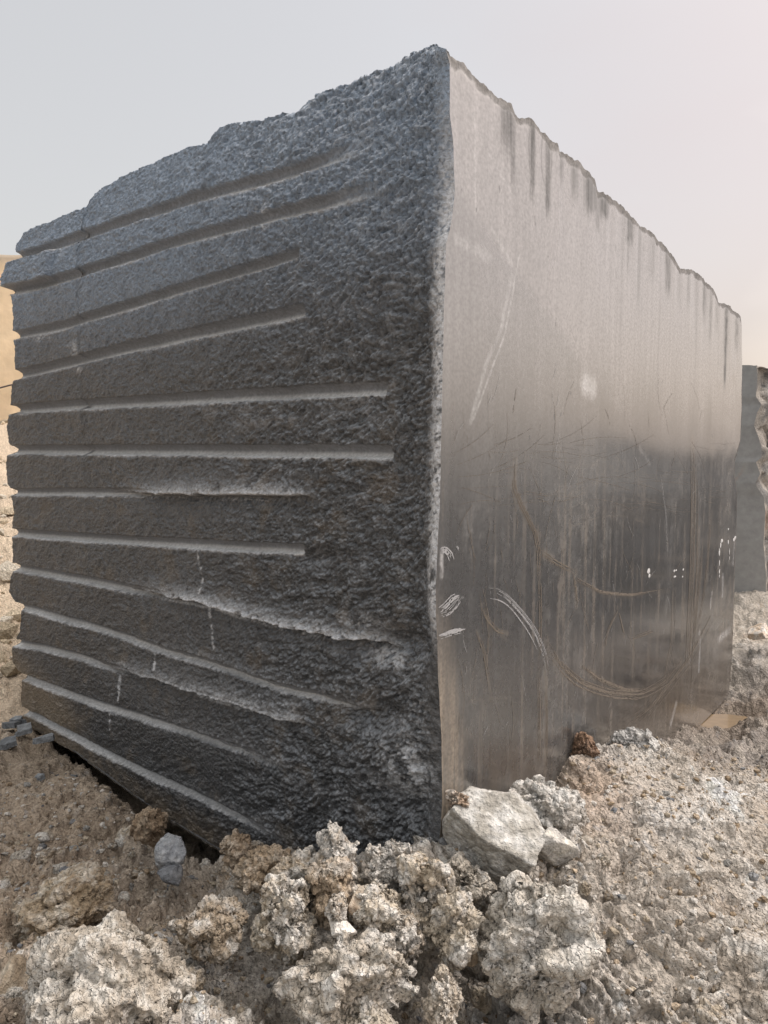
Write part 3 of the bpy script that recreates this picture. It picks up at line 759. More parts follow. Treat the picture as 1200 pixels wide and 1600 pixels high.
ribbon_set('chalk_mark', strands([(684, 957), (696, 948), (708, 935), (722, 930)], 9, 6, .0034, 3) + strands([(684, 962), (700, 957), (710, 947), (721, 930)], 4, 4, .003, 4), M_chalk, 'short hooked chalk smear near the edge')
ribbon_set('chalk_mark', strands([(684, 995), (700, 989), (716, 985), (728, 983)], 9, 5, .0034, 5), M_chalk, 'short flat chalk smear under the hooked one')
ribbon_set('chalk_mark', strands([(686, 864), (694, 858), (702, 866), (705, 877)], 7, 5, .003, 6) + strands([(712, 852), (717, 860)], 2, 1, .003, 6), M_chalk, 'small curved chalk smear at the edge')
M_mud = plain_mat('dried_mud', (.20, .17, .14), .9, 300, .35)
MUD = [('curved brown smear starting high on the face', [(805, 715), (803, 760), (815, 790), (836, 830), (842, 860), (843, 900)], 7, 4, .0035), ('brown smear branching right', [(843, 860), (870, 880), (900, 895)], 7, 4, .003),
       ('long faint arc to the right', [(897, 903), (940, 926), (985, 930), (1045, 920)], 7, 3, .0026), ('broad brown arc low on the face', [(855, 1005), (875, 1040), (905, 1068), (950, 1084), (1000, 1087), (1040, 1066), (1060, 1035)], 14, 7, .003),
       ('inner brown arc low on the face', [(908, 1038), (935, 1060), (975, 1077), (1015, 1078)], 8, 4, .003), ('tall brown run', [(1083, 690), (1086, 780), (1083, 900), (1078, 1000), (1075, 1090)], 16, 6, .005),
       ('brown run beside the tall one', [(1094, 830), (1091, 900), (1085, 960), (1078, 1060)], 8, 4, .005), ('brown streak low down', [(846, 1050), (848, 1120), (847, 1210)], 10, 8, .003), ('slanting brown scratch', [(1112, 800), (1105, 880), (1096, 950), (1086, 990)], 5, 2, .004),
       ('small mud splash with run', [(966, 950), (950, 985), (945, 1010)], 4, 2, .003), ('thin mud run', [(967, 955), (976, 996)], 3, 1, .004), ('crescent scuffs', [(752, 945), (762, 968), (778, 986), (797, 990)], 6, 5, .0022), ('thin leaning scratch', [(745, 985), (757, 1020), (768, 1090)], 3, 2, .0022),
       ('thin upright scratch', [(757, 935), (765, 990), (760, 1050)], 3, 3, .002), ('brown drip', [(897, 895), (901, 945)], 4, 2, .0035), ('mud run from the branch', [(843, 890), (845, 960), (843, 1030)], 5, 2, .003), ('short level smear', [(985, 997), (1005, 990), (1022, 983)], 4, 3, .003),
       ('rising brown sweep at the right', [(1110, 960), (1075, 1030), (1020, 1100), (975, 1138)], 9, 9, .003), ('rising brown sweep', [(1052, 900), (1050, 1000), (1035, 1080), (1005, 1130)], 6, 5, .003)]
for i, (lb, pts, n_, sprd, w_) in enumerate(MUD):
    ribbon_set('mud_smear', strands(pts, n_, sprd, w_ * .8, 40 + i), M_mud, lb, seed=i)
RS = np.random.RandomState(5)
def hair(n_, ylo, yhi, seed, lmin=12, lmax=100, wm=(.0007, .0020), steep=1.45):
    RS = np.random.RandomState(seed); out_ = []
    while len(out_) < n_:
        x = RS.uniform(700, 1132); y = RS.uniform(ylo, yhi); a_ = RS.normal(steep, .16) * RS.choice([-1, 1]); l_ = RS.uniform(lmin, lmax) * (1 - (x - 700) / 900)
        b_ = RS.uniform(-.3, .3)
        pts = [(x + l_ * k * math.cos(a_ + b_ * k), y + l_ * k * math.sin(a_ + b_ * k)) for k in (0, .25, .5, .75, 1)]
        Q = np.array([on_right(*p) for p in pts])
        if Q[:, 0].min() < .03 or Q[:, 0].max() > 2.68 or Q[:, 1].min() < .03 or (Q[:, 1] > np.interp(Q[:, 0], tr[:, 0], tr[:, 1]) - .05).any(): continue
        out_.append((pts, RS.uniform(*wm)))
    return out_
tag(ribbon_set('brown_scratches', hair(110, 640, 1180, 7, steep=1.52), M_mud, 'fine brown scratches and runs', 3), kind='stuff')
tag(ribbon_set('pale_scratches', hair(60, 560, 1180, 8, 8, 60, (.0006, .0013)), M_chalk, 'fine pale scratches', 4), kind='stuff')
tag(ribbon_set('saw_scuffs', hair(60, 690, 800, 9, 30, 120, (.0005, .0011), .15), M_mud, 'fine level scuffs in the middle of the face', 5), kind='stuff')
ribbon_set('chalk_mark', strands([(1031, 742), (1040, 800), (1043, 866)], 2, 1, .0022, 8), M_chalk, 'thin tall white scratch', 6)
ribbon_set('chalk_mark', strands([(1093, 985), (1093, 1020), (1090, 1065)], 3, 1, .003, 9), M_chalk, 'thin white scratch low at the right', 7)
def blob(px_, py_, rw, rh, seed):
    R = np.random.RandomState(seed); s_, z_ = on_right(px_, py_); n_ = 14
    D = surf_D(np.array([s_]), np.array([z_]))[0] + .0012
    V = [right_pt(s_, z_, D + .001)]
    for i in range(n_):
        a = 2 * math.pi * i / n_; k = R.uniform(.65, 1.15)
        V.append(right_pt(s_ + rw * k * math.cos(a), z_ + rh * k * math.sin(a), D))
    return np.array(V), [[0, 1 + i, 1 + (i + 1) % n_] for i in range(n_)]
def blobs(name, lst, seed):
    V = []; Fq = []
    for i, q in enumerate(lst):
        v, f = blob(*q, seed + i); b0 = sum(len(x) for x in V); V.append(v); Fq += [[k + b0 for k in t] for t in f]
    return mesh_np(name, np.concatenate(V), np.array(Fq), M_paint, root, smooth=False)
for i, lst in enumerate([
        [(1013, 892, .016, .012), (1014, 899, .012, .010)],
        [(1053, 892, .012, .006), (1056, 891, .012, .004)], [(1067, 890, .010, .005)], [(1054, 901, .018, .005)], [(1066, 901, .010, .004)],
        [(1128, 845, .022, .012), (1126, 852, .014, .016), (1124, 862, .012, .022), (1124, 880, .008, .02)], [(1138, 847, .014, .012), (1140, 862, .006, .018), (1140, 872, .006, .01)],
        [(1147, 843, .022, .012), (1149, 840, .02, .01)], [(1138, 827, .014, .006)], [(1124, 893, .012, .012), (1124, 900, .007, .01)]]):
    for j_, one in enumerate(lst[:1] if len(lst) < 2 else lst):
        blobs('paint_dab', [one], 10 * i + j_)

# ------------------------------------------------------------------ ground
ctrl = []
def gl(px, py): P = left_pt(*[np.array(v) for v in on_left(px, py)], 0.0); ctrl.append(tuple(P))
def gr(px, py): P = right_pt(*[np.array(v) for v in on_right(px, py)], 0.0); ctrl.append(tuple(P))
def gz(px, py, z): ctrl.append(tuple(at_z(px, py, z)))
for p in [(690, 1335), (620, 1345), (560, 1342), (480, 1330), (420, 1325), (40, 1140), (75, 1160)]: gl(*p)
for u_, z_ in [(.85, -.10), (1.1, -.16), (1.35, -.14), (1.6, -.10)]: ctrl.append((*(C + DL * u_ + NL * .02), z_))
for p in [(700, 1290), (760, 1268), (850, 1245), (885, 1195), (930, 1170), (965, 1150), (1010, 1160), (1100, 1128), (1138, 1094)]: gr(*p)
for q in [(110, 1195, .05), (165, 1240, .03), (205, 1275, .01), (255, 1320, .03), (330, 1350, .06), (60, 1180, .08), (0, 1160, .10), (20, 1230, .12), (120, 1290, .13), (0, 1330, .16), (200, 1350, .10), (100, 1400, .20), (0, 1480, .22),
          (260, 1430, .12), (330, 1400, .10), (150, 1500, .22), (250, 1560, .24), (60, 1600, .26), (250, 1640, .27), (400, 1390, .17), (450, 1470, .16), (420, 1560, .12), (560, 1380, .27), (600, 1450, .20), (560, 1550, .10), (500, 1640, .12),
          (680, 1390, .30), (660, 1480, .20), (700, 1600, .12), (720, 1520, .10), (780, 1400, .28), (850, 1380, .30), (820, 1500, .20), (800, 1640, .14), (930, 1350, .33), (950, 1450, .27), (900, 1600, .14), (1000, 1330, .33), (1050, 1450, .24),
          (1000, 1560, .15), (1100, 1640, .13), (1180, 1560, .15), (1180, 1400, .20), (1120, 1330, .28), (900, 1260, .33), (960, 1220, .34), (1000, 1180, .33), (1060, 1200, .29), (1150, 1230, .25), (1190, 1290, .26), (1250, 1200, .2),
          (1070, 1175, .12), (1120, 1160, .08), (1190, 1170, .12), (1190, 1100, .12), (1165, 1060, .06), (1190, 1010, .18), (1160, 985, .16), (1200, 960, .20), (1300, 1000, .15), (1300, 1300, .2), (1400, 1600, .1), (-150, 1200, .15), (-200, 1600, .2)]:
    gz(*q)
for x, y, z in [(-4, 0, .2), (-3, 2, .25), (3, 0, .1), (4, 2, .12), (0, -3, .15), (0, .3, .05), (-1, .5, .15), (1, .5, .08), (2.6, 3.2, .12), (4.5, 5, .15), (3.5, 8, .2), (0, 8, .3), (-1, 5, .15), (8, 3, .2), (8, 10, .3), (-3, -6, .2), (5, -6, .2),
                (-9, 0, .4), (-1.75, 3.9, .2), (-2.15, 4.3, .45), (-2.5, 4.9, .8), (-3.1, 6.0, 1.2), (-4.0, 7.6, 1.62), (-3.2, 3.5, .5), (-4.5, 5.5, 1.2), (-6, 5, 1.3), (-2, 7.5, 1.2), (-6, 9, 1.7), (-3, 10, 1.5), (12, -6, .2), (20, 10, .3), (-20, 10, .5), (0, -15, .2), (0, 25, .4)]:
    ctrl.append((x, y, z))
ctrl = np.array(ctrl, float)
def phi(d): return np.sqrt(d * d + .01)
A = phi(np.linalg.norm(ctrl[:, None, :2] - ctrl[None, :, :2], axis=2)) + np.eye(len(ctrl)) * -0.002
Wt = np.linalg.solve(A, ctrl[:, 2] - .15)
def gbase(x, y):
    o = np.zeros(x.shape)
    for (cx, cy, cz), w in zip(ctrl, Wt):
        o += w * phi(np.hypot(x - cx, y - cy))
    o = np.clip(o + .15, -.3, 2.0)
    R = np.hypot(x, y)
    return lerp(o, .3 + 0 * o, sstep(12, 25, R))

def surf(x, y):
    """smooth ground carried along its own normal by solid (3-D) clod relief"""
    h = gbase(x, y) + .25 * fbm(x * .8, y * .8, seed=431, octv=5) * sstep(4.5, 7, np.hypot(x, y)) + .05 * fbm(x * 3.2, y * 3.2, seed=421, octv=3)
    e_ = .01
    R = np.hypot(x, y)
    P = np.stack([x, y, h], -1)
    N = np.cross(np.gradient(P, axis=1), np.gradient(P, axis=0)); N /= np.linalg.norm(N, axis=-1)[..., None] + 1e-12
    N *= np.sign(N[..., 2:3] + 1e-9)
    calm = sstep(.35, .95, x - .15 * y) * sstep(2.9, 2.3, y) * sstep(1.2, 1.6, y) + sstep(-.6, -1.2, x) * sstep(1.9, 2.4, y) * .7
    calm = np.clip(np.maximum(calm * .8, np.exp(-(((x - .75) / .28) ** 2 + ((y - 2.15) / .35) ** 2))), 0, 1)
    k = lerp(1.0, .30, calm); k2 = lerp(1., .42, calm)
    fl = P.reshape(-1, 3)
    wp = np.stack([fbm(fl[:, 0] * 7, fl[:, 1] * 7, fl[:, 2] * 7, seed=400 + i, octv=3) for i in range(3)], 1)
    W_ = fl + wp * .06
    sh = x.shape
    msk = (R.ravel() < 6.5) & (np.abs(np.arctan2(x, y)).ravel() < .75)
    def w3(f, seed):
        a = np.full(len(fl), .45); b = a + .2; c = np.full(len(fl), .5)
        q_ = worley3i(W_[msk] * f, seed); a[msk] = q_[0]; b[msk] = q_[1]; c[msk] = q_[2]
        return a.reshape(sh), b.reshape(sh), c.reshape(sh)
    a1, a2, a3 = w3(7.5, 411); b1, b2, b3 = w3(19, 412); c1, c2, c3 = w3(48, 413)
    W_ = W_ + wp * .02
    d1, d2, d3 = w3(115, 414)
    n_ = lambda f, sd, o=3, g=.55: fbm(fl[:, 0] * f, fl[:, 1] * f, fl[:, 2] * f, seed=sd, octv=o, gain=g).reshape(sh)
    big = n_(4, 450, 3); mid = n_(11, 451, 3); sm = n_(34, 452, 4, .65)
    bump = .060 * big * k + .050 * (.5 - a1) * k - .014 * sstep(.14, 0, a2 - a1) * k + .018 * (.5 - b1) * k * (1 + big) - .010 * sstep(.15, 0, b2 - b1) * k
    bump += .030 * (b3 - .5) * sstep(0, .16, b2 - b1) * k + .013 * (c3 - .5) * sstep(0, .16, c2 - c1) * k2 + .005 * (d3 - .5) * sstep(0, .2, d2 - d1) * k2
    bump += .030 * mid * k + .006 * (.5 - c1) * k2 + .012 * sm * k2 + .0060 * (.5 - d1) * k2
    bump = bump * sstep(14, 5, R) * (.75 + .25 * sstep(5, 2.5, R))
    P = P + N * bump[..., None]
    return P, dict(c=c2 - c1, c1=c1, b1=b1, bump=bump, calm=calm, sm=sm)

def inside_block(x, y, inset=0.0):
    q = np.stack([x - C[0], y - C[1]], -1); a_ = q @ DL; b_ = q @ DR
    return (a_ > inset) & (b_ > inset) & (a_ < 2.42 - inset) & (b_ < 2.76 - inset)

th = np.concatenate([np.linspace(-180, -34, 70, endpoint=False), np.linspace(-34, 34, 590, endpoint=False), np.linspace(34, 180, 71)])
th = np.radians(th)
rad = np.concatenate([np.geomspace(.02, 1.05, 18, endpoint=False), np.geomspace(1.05, 3.2, 460, endpoint=False), np.geomspace(3.2, 8, 170, endpoint=False), np.geomspace(8, 600, 60)])
T_, R_ = np.meshgrid(th, rad)
GX = np.sin(T_) * R_; GY = np.cos(T_) * R_
GP, q = surf(GX, GY); GX2, GY2, GZ = GP[..., 0], GP[..., 1], GP[..., 2].copy()
puddle = at_z(1108, 1122, .0)
pm = np.exp(-(((GX - puddle[0] - .05) / .25) ** 2 + ((GY - puddle[1]) / .16) ** 2))
GZ = lerp(GZ, np.minimum(GZ, -.03), sstep(.3, .7, pm))
ins = inside_block(GX2, GY2, .03)
GZ = np.where(ins, np.minimum(GZ, -.17), GZ)
# colours
left_t = sstep(-.05, -.75, GX2 + .25 * fbm(GX, GY, seed=451, octv=3) + .25)
brownS = rgb(156, 141, 124); paleS = rgb(208, 205, 200); greyS = rgb(172, 169, 165); tanS = rgb(170, 155, 138); darkS = rgb(112, 98, 84)
n2 = fbm(GX * 3, GY * 3, seed=452, octv=4); n3 = fbm(GX * 12, GY * 12, seed=453, octv=4, gain=.6); n4 = fbm(GX * 45, GY * 45, seed=454, octv=3)
gc = np.ones(GX.shape + (3,)) * rgb(172, 164, 154)
gc = lerp(gc, np.ones(3) * brownS, (left_t * .9)[..., None])
gc = lerp(gc, np.ones(3) * greyS, (sstep(.0, .5, n2 + .4 * n3) * (1 - left_t) * .6)[..., None])
gc = lerp(gc, np.ones(3) * tanS, (sstep(.1, .5, -n2 + .5 * n3) * .5)[..., None])
gc = lerp(gc, np.ones(3) * rgb(176, 148, 124), (np.exp(-(((GX - .62) / .12) ** 2 + ((GY - 2.15 - .6 * (GX - .62)) / .25) ** 2)) * .5)[..., None])       # smeared brown mud beside the block
salt = sstep(-.1, .6, .8 * n3 + .5 * n4 + 12 * (q['bump'] - .02) + .8 * (.5 - q['c1'])) * (1 - .6 * left_t)
gc = lerp(gc, np.ones(3) * paleS, (salt * .8)[..., None])
rgt = sstep(.7, 1.1, GX2) * sstep(3, 2.5, GY2) * sstep(-.1, .35, n2 + .5 * n3 + .1)
gc = lerp(gc, np.ones(3) * rgb(214, 211, 206), (rgt * .8)[..., None])
wet = sstep(2.3, 2.75, GY2) * sstep(1.0, 1.25, GX2) * sstep(4.6, 3.8, GY2)      # darker damp ground behind the bank
gc = lerp(gc, np.ones(3) * rgb(128, 120, 114), (wet * sstep(-.5, .2, n3 + .1) * .75)[..., None])
wetc = np.exp(-(((GX - puddle[0]) / .45) ** 2 + ((GY - puddle[1]) / .35) ** 2))
gc = lerp(gc, np.ones(3) * rgb(120, 104, 88), (wetc * .7)[..., None])
sandy = sstep(-1.35, -1.7, GX2) * sstep(2.9, 3.5, GY2)
gc = lerp(gc, np.ones(3) * rgb(204, 186, 164), (sandy * (.75 + .25 * n3))[..., None])
stoneM = (q['c1'] < .33) & (n3 > .22) & (sandy < .5)
gc = lerp(gc, np.ones(3) * rgb(128, 130, 134), (stoneM * .45)[..., None])
gc = lerp(gc, np.ones(3) * rgb(122, 106, 90), (sstep(.15, .55, .8 * fbm(GX * 4.5, GY * 4.5, seed=456, octv=4) + .5 * n3) * .6)[..., None])      # damp brown patches
gc = lerp(gc, np.ones(3) * rgb(60, 60, 61), (sstep(1.9, 2.9, GX2 - .5 * np.maximum(GY2 - 2.5, 0)) * sstep(-.6, .1, n2 + .2) * .85)[..., None])      # dark damp granite waste right of the block
gc *= (1 + .12 * n4)[..., None]
cA = np.concatenate([np.clip(gc * 1.17, .02, .66), np.ones(GX.shape + (1,))], -1)
ground = mesh_np('ground', np.stack([GX2, GY2, GZ], -1).reshape(-1, 3), grid_faces(len(rad), len(th), flip=True), M_soil, None, cA.reshape(-1, 4))
tag(ground, kind='structure', label='rough churned pale brown soil around the granite block')

# puddle
s_ = []
for i in range(28):
    a_ = 2 * math.pi * i / 28; k = 1 + .18 * math.sin(3 * a_ + 1) + .10 * math.sin(7 * a_)
    s_.append((puddle[0] + .05 + .20 * k * math.cos(a_), puddle[1] + .11 * k * math.sin(a_), -.012))
V = np.array([(puddle[0] + .05, puddle[1], -.012)] + s_)
pd = mesh_np('puddle', V, np.array([[0, 1 + i, 1 + (i + 1) % 28] for i in range(28)]), M_water, None, smooth=False)
tag(pd, kind='structure', label='shallow brown puddle at the far foot of the big block')

# ------------------------------------------------------------------ loose rocks and clods
_ico = {}
def ico(n_):
    if n_ not in _ico:
        bm_ = bmesh.new(); bmesh.ops.create_icosphere(bm_, subdivisions=n_, radius=1)
        _ico[n_] = (np.array([v.co[:] for v in bm_.verts]), np.array([[v.index for v in f.verts] for f in bm_.faces])); bm_.free()
    return _ico[n_]

def rock(name, label, cat, px, py, depth, wpx, hpx, dm=None, style='rock', c=(150, 145, 138), c2=None, seed=1, sub=5, rot=0.0, roll=0.0, mat=None, group=None, salt=.3, cr=1.0):
    P0 = at_depth(px, py, depth); sc_ = depth / F_PX
    sx = wpx * sc_ / 2; sz = hpx * sc_ / 2; sy = (dm / 2) if dm else (sx + sz) / 2
    D, Ff = ico(sub); R = np.random.RandomState(seed)
    if style == 'rock':
        K = R.normal(size=(13, 3)); K /= np.linalg.norm(K, axis=1)[:, None]; off = R.uniform(.55, .92, 13)
        dots = D @ K.T
        r = np.min(np.where(dots > .05, off / np.maximum(dots, .05), 9), 1); r = np.minimum(r, 1.22)
        V = D * r[:, None]
        wrp = V + .12 * np.stack([fbm(V[:, 0] * 2, V[:, 1] * 2, V[:, 2] * 2, seed=seed + i, octv=2) for i in range(3)], 1)
        nn = .05 * fbm(wrp[:, 0] * 2.5, wrp[:, 1] * 2.5, wrp[:, 2] * 2.5, seed=seed, octv=5, gain=.55) + .018 * fbm(V[:, 0] * 10, V[:, 1] * 10, V[:, 2] * 10, seed=seed + 3, octv=3, ridged=True)
        fc1, fc2 = worley3(V * 2.3 + seed, seed + 5); V = V * (1 + nn * 1.1 + .07 * (.5 - fc1) - .03 * sstep(.1, 0, fc2 - fc1))[:, None]
        V = V * 1.12; cue = nn * 8
    elif style == 'slab':
        K = R.normal(size=(7, 3)); K[:, 2] *= .12; K /= np.linalg.norm(K, axis=1)[:, None]; off = R.uniform(.75, 1.0, 7)
        dots = D @ K.T
        r = np.min(np.where(dots > .05, off / np.maximum(dots, .05), 9), 1)
        r = np.minimum(r, .9 / np.maximum(np.abs(D[:, 2]), .05) * .75); r = np.minimum(r, 1.3)
        V = D * r[:, None]; nn = .03 * fbm(V[:, 0] * 4, V[:, 1] * 4, V[:, 2] * 4, seed=seed, octv=4); V = V * (1 + nn)[:, None]; cue = nn * 8
    else:                                  # crumbly clod: lumpy core, then crumbs of real size along the normals
        DW = D + .3 * np.stack([fbm(D[:, 0] * 1.6 + i, D[:, 1] * 1.6, D[:, 2] * 1.6, seed=seed + 40 + i, octv=3) for i in range(3)], 1)
        f1, f2 = worley3(DW * 1.25 + seed * 3.1, seed)
        K = R.normal(size=(12, 3)); K /= np.linalg.norm(K, axis=1)[:, None]; dots = D @ K.T
        r = np.minimum(np.min(np.where(dots > .05, R.uniform(.72, 1.05, 12) / np.maximum(dots, .05), 9), 1), 1.15)
        r = r * (1 + .30 * fbm(D[:, 0] * 1.5 + seed, D[:, 1] * 1.5, D[:, 2] * 1.5, seed=seed, octv=3)) * (1 + .40 * (.5 - f1) - .10 * sstep(.12, 0, f2 - f1))
        V = D * r[:, None] * np.array([sx, sy, sz])
        for f_, am in ((17, .022), (42, .0110), (110, .0036)):
            T3 = V[Ff]; fn = np.cross(T3[:, 1] - T3[:, 0], T3[:, 2] - T3[:, 0]); N_ = np.zeros_like(V)
            for j in range(3): np.add.at(N_, Ff[:, j], fn)
            N_ /= np.linalg.norm(N_, axis=1)[:, None] + 1e-12
            am_ = min(am, .22 * min(sx, sz))
            wp_ = V + .012 * np.stack([fbm(V[:, 0] * 30 + i * 7, V[:, 1] * 30, V[:, 2] * 30, seed=seed + i, octv=2) for i in range(3)], 1)
            g1, g2, g3 = worley3i(wp_ * f_ + seed, seed + int(f_))
            V = V + N_ * (cr * am_ * ((.5 - g1) * .5 + 1.3 * (g3 - .5) * sstep(0, .14, g2 - g1) - .2 * sstep(.12, 0, g2 - g1)))[:, None]
        V = V + N_ * (.006 * fbm(V[:, 0] * 70, V[:, 1] * 70, V[:, 2] * 70, seed=seed + 8, octv=3, gain=.6))[:, None]
        cue = (.5 - g1) * .8 + (r - 1) * .8; V = V / np.array([sx, sy, sz])
    V = V * np.array([sx, sy, sz])
    cr, sr = math.cos(roll), math.sin(roll); V = V @ np.array([[cr, 0, -sr], [0, 1, 0], [sr, 0, cr]]).T
    cz_, sz_ = math.cos(rot), math.sin(rot); V = V @ np.array([[cz_, -sz_, 0], [sz_, cz_, 0], [0, 0, 1]]).T
    nc = fbm(V[:, 0] * 18 + seed, V[:, 1] * 18, V[:, 2] * 18, seed=seed + 9, octv=4, gain=.6)
    cc_ = np.ones((len(V), 4)); base = rgb(*c)
    cc_[:, :3] = base
    if c2: cc_[:, :3] = lerp(cc_[:, :3], np.ones(3) * rgb(*c2), sstep(-.1, .35, nc + .2 * fbm(V[:, 0] * 5, V[:, 1] * 5, V[:, 2] * 5, seed=seed + 4))[:, None])
    cc_[:, :3] = lerp(cc_[:, :3], np.ones(3) * rgb(222, 219, 213), (sstep(.1, .8, cue + nc * .8 + .3) * salt)[:, None])
    cc_[:, :3] *= (1 + .12 * nc)[:, None] * (1.04 if style == 'clod' else 1.1)
    o = mesh_np(name, V, Ff, mat or (M_soil if style == 'clod' else M_rock), None, np.clip(cc_, .02, .9), smooth=True)
    o.location = P0
    tag(o, label, cat, group)
    return o

PALE = (200, 195, 188); TAN = (172, 156, 136); GRY = (142, 143, 145); BRN = (140, 122, 104)
rk = rock
rk('rock', 'large pale tan boulder leaning on the sawn face at the near corner of the block', 'rock', 765, 1300, 1.80, 190, 128, .24, 'rock', (150, 146, 138), (176, 175, 172), seed=11, sub=6, salt=.45, roll=-.25)
rk('clod', 'white crusted clod lying behind and right of the large pale boulder', 'clod', 862, 1268, 1.92, 125, 78, .2, 'clod', (190, 184, 176), (214, 212, 208), seed=12, sub=6, salt=.8, roll=-.3)
rk('rock', 'triangular pale grey slab of stone standing below the white crusted clod', 'rock', 862, 1322, 1.76, 66, 66, .07, 'rock', (178, 174, 168), (190, 184, 172), seed=13, sub=5, salt=.3)
rk('clod', 'small brown clod perched on top of the large pale boulder', 'clod', 715, 1250, 1.78, 40, 26, .05, 'clod', (168, 146, 126), (150, 140, 130), seed=14, sub=5)
rk('clod', 'tall pale clod with pointed top, left of the knobbly clod in the heap', 'clod', 522, 1345, 1.66, 66, 90, .12, 'clod', PALE, TAN, seed=15, sub=6, salt=.55, group='clods heaped at the near corner')
rk('clod', 'pale knobbly clod directly under the near corner of the block', 'clod', 612, 1362, 1.66, 72, 100, .12, 'clod', PALE, TAN, seed=16, sub=6, salt=.6, group='clods heaped at the near corner')
rk('clod', 'large crumbly tan clod right of the knobbly one, below the boulder', 'clod', 665, 1400, 1.60, 100, 130, .15, 'clod', (184, 170, 150), PALE, seed=17, sub=6, salt=.5, group='clods heaped at the near corner')
rk('clod', 'broad white crusted clod low in the left of the centre heap', 'clod', 445, 1440, 1.52, 95, 125, .14, 'clod', (184, 172, 154), PALE, seed=18, sub=6, salt=.65, group='clods heaped at the near corner')
rk('clod', 'round tan clod in the middle of the centre heap beside a dark hollow', 'clod', 520, 1395, 1.57, 80, 85, .12, 'clod', (176, 158, 136), (160, 150, 138), seed=19, sub=6, salt=.35, group='clods heaped at the near corner')
rk('clod', 'small pale clod below the round tan clod of the centre heap', 'clod', 527, 1420, 1.49, 38, 46, .06, 'clod', PALE, TAN, seed=20, sub=5, salt=.6)
rk('rock', 'small brown angular stone wedged between clods in the middle of the heap', 'rock', 563, 1410, 1.53, 46, 40, .05, 'rock', (158, 132, 106), (176, 160, 140), seed=21, sub=5, salt=.2)
rk('rock', 'flat pale stone lying level low in the centre heap', 'rock', 533, 1452, 1.46, 44, 18, .05, 'rock', (210, 204, 196), None, seed=22, sub=4, salt=.5)
rk('clod', 'crumbly pale clod hanging at the lower middle of the heap', 'clod', 628, 1470, 1.50, 75, 80, .09, 'clod', (186, 172, 154), PALE, seed=23, sub=6, salt=.5)
rk('clod', 'tan clod left of the centre heap under the grooved face', 'clod', 425, 1358, 1.78, 90, 70, .15, 'clod', (160, 142, 120), (176, 162, 144), seed=24, sub=6, salt=.2)
rk('clod', 'small tan clod at the foot of the lowest drilled groove', 'clod', 370, 1325, 1.95, 44, 44, .08, 'clod', (164, 144, 122), (180, 164, 144), seed=25, sub=5, salt=.2)
rk('rock', 'grey granite fragment in the hollow left of the heap, below the undercut edge', 'rock', 274, 1332, 2.02, 48, 52, .08, 'rock', (140, 143, 148), (156, 158, 160), seed=26, sub=5, salt=.15)
rk('rock', 'small dark grey granite chip under the grey fragment in the hollow', 'rock', 268, 1366, 1.96, 40, 30, .06, 'rock', (112, 115, 120), None, seed=27, sub=4, salt=.1)
rk('rock', 'tan mud coated boulder half buried at the lower left', 'rock', 100, 1416, 1.72, 150, 85, .2, 'clod', (150, 134, 112), (172, 160, 142), seed=28, sub=6, salt=.4, roll=.2, cr=.55)
rk('rock', 'largest pale crusted boulder at the bottom left of the foreground', 'boulder', 190, 1548, 1.40, 240, 200, .26, 'clod', (180, 170, 156), (206, 200, 190), seed=29, sub=6, salt=.6, roll=-.3)
rk('rock', 'brown rounded rock cut off by the left edge of the picture at the bottom', 'rock', 4, 1560, 1.42, 50, 90, .12, 'rock', (138, 124, 106), (160, 148, 130), seed=30, sub=5, salt=.15)
rk('clod', 'brown mud lump standing against the foot of the sawn face', 'clod', 908, 1182, 2.42, 42, 66, .13, 'clod', (142, 116, 96), (120, 100, 86), seed=31, sub=6, salt=.05)
rk('clod', 'grey white crusted lump against the sawn face, right of the brown mud lump', 'clod', 984, 1163, 2.55, 66, 48, .14, 'clod', (176, 174, 172), (200, 198, 196), seed=32, sub=6, salt=.6)
rk('clod', 'small pinkish clod between the brown mud lump and the grey white one', 'clod', 962, 1176, 2.46, 26, 24, .06, 'clod', (190, 172, 158), None, seed=33, sub=4, salt=.4)
rk('rock', 'tan rounded stone on the bank at the foot of the far grey block', 'rock', 1188, 990, 4.3, 34, 26, .14, 'rock', (206, 186, 164), (220, 212, 204), seed=34, sub=5, salt=.4)
rk('rock', 'pale oval stone bedded in the slope at the right edge', 'rock', 1125, 1382, 1.93, 46, 26, .09, 'rock', (204, 200, 194), None, seed=35, sub=5, salt=.5)
rk('rock', 'flat oval tan stone in the lower right slope', 'rock', 1103, 1462, 1.70, 48, 24, .08, 'rock', (206, 190, 172), None, seed=36, sub=5, salt=.5)
rk('rock', 'smooth broad pale stone at the bottom right of the foreground', 'rock', 1165, 1545, 1.55, 170, 100, .25, 'clod', (166, 156, 144), (182, 176, 168), seed=37, sub=6, salt=.35, roll=.5, cr=.35)
rk('rock', 'dark grey stone stuck in the crumbly bank right of centre', 'rock', 910, 1405, 1.68, 36, 30, .05, 'rock', (132, 128, 122), None, seed=38, sub=5, salt=.1)
rk('rock', 'brown wedge of stone in the crumbly bank below the boulder', 'rock', 738, 1485, 1.52, 46, 30, .05, 'rock', (150, 134, 114), None, seed=39, sub=5, salt=.1)
rk('clod', 'knobbly clod at the bottom edge below the centre heap', 'clod', 560, 1592, 1.36, 130, 60, .12, 'clod', (184, 174, 158), PALE, seed=40, sub=6, salt=.5)
rk('clod', 'rounded crumbly clod at the bottom edge right of the centre', 'clod', 690, 1565, 1.40, 50, 90, .1, 'clod', (188, 176, 160), PALE, seed=41, sub=6, salt=.5)
rk('clod', 'brown clod at the left rim of the hollow under the block', 'clod', 236, 1290, 2.15, 52, 50, .1, 'clod', (150, 130, 108), (164, 146, 124), seed=42, sub=5, salt=.1)
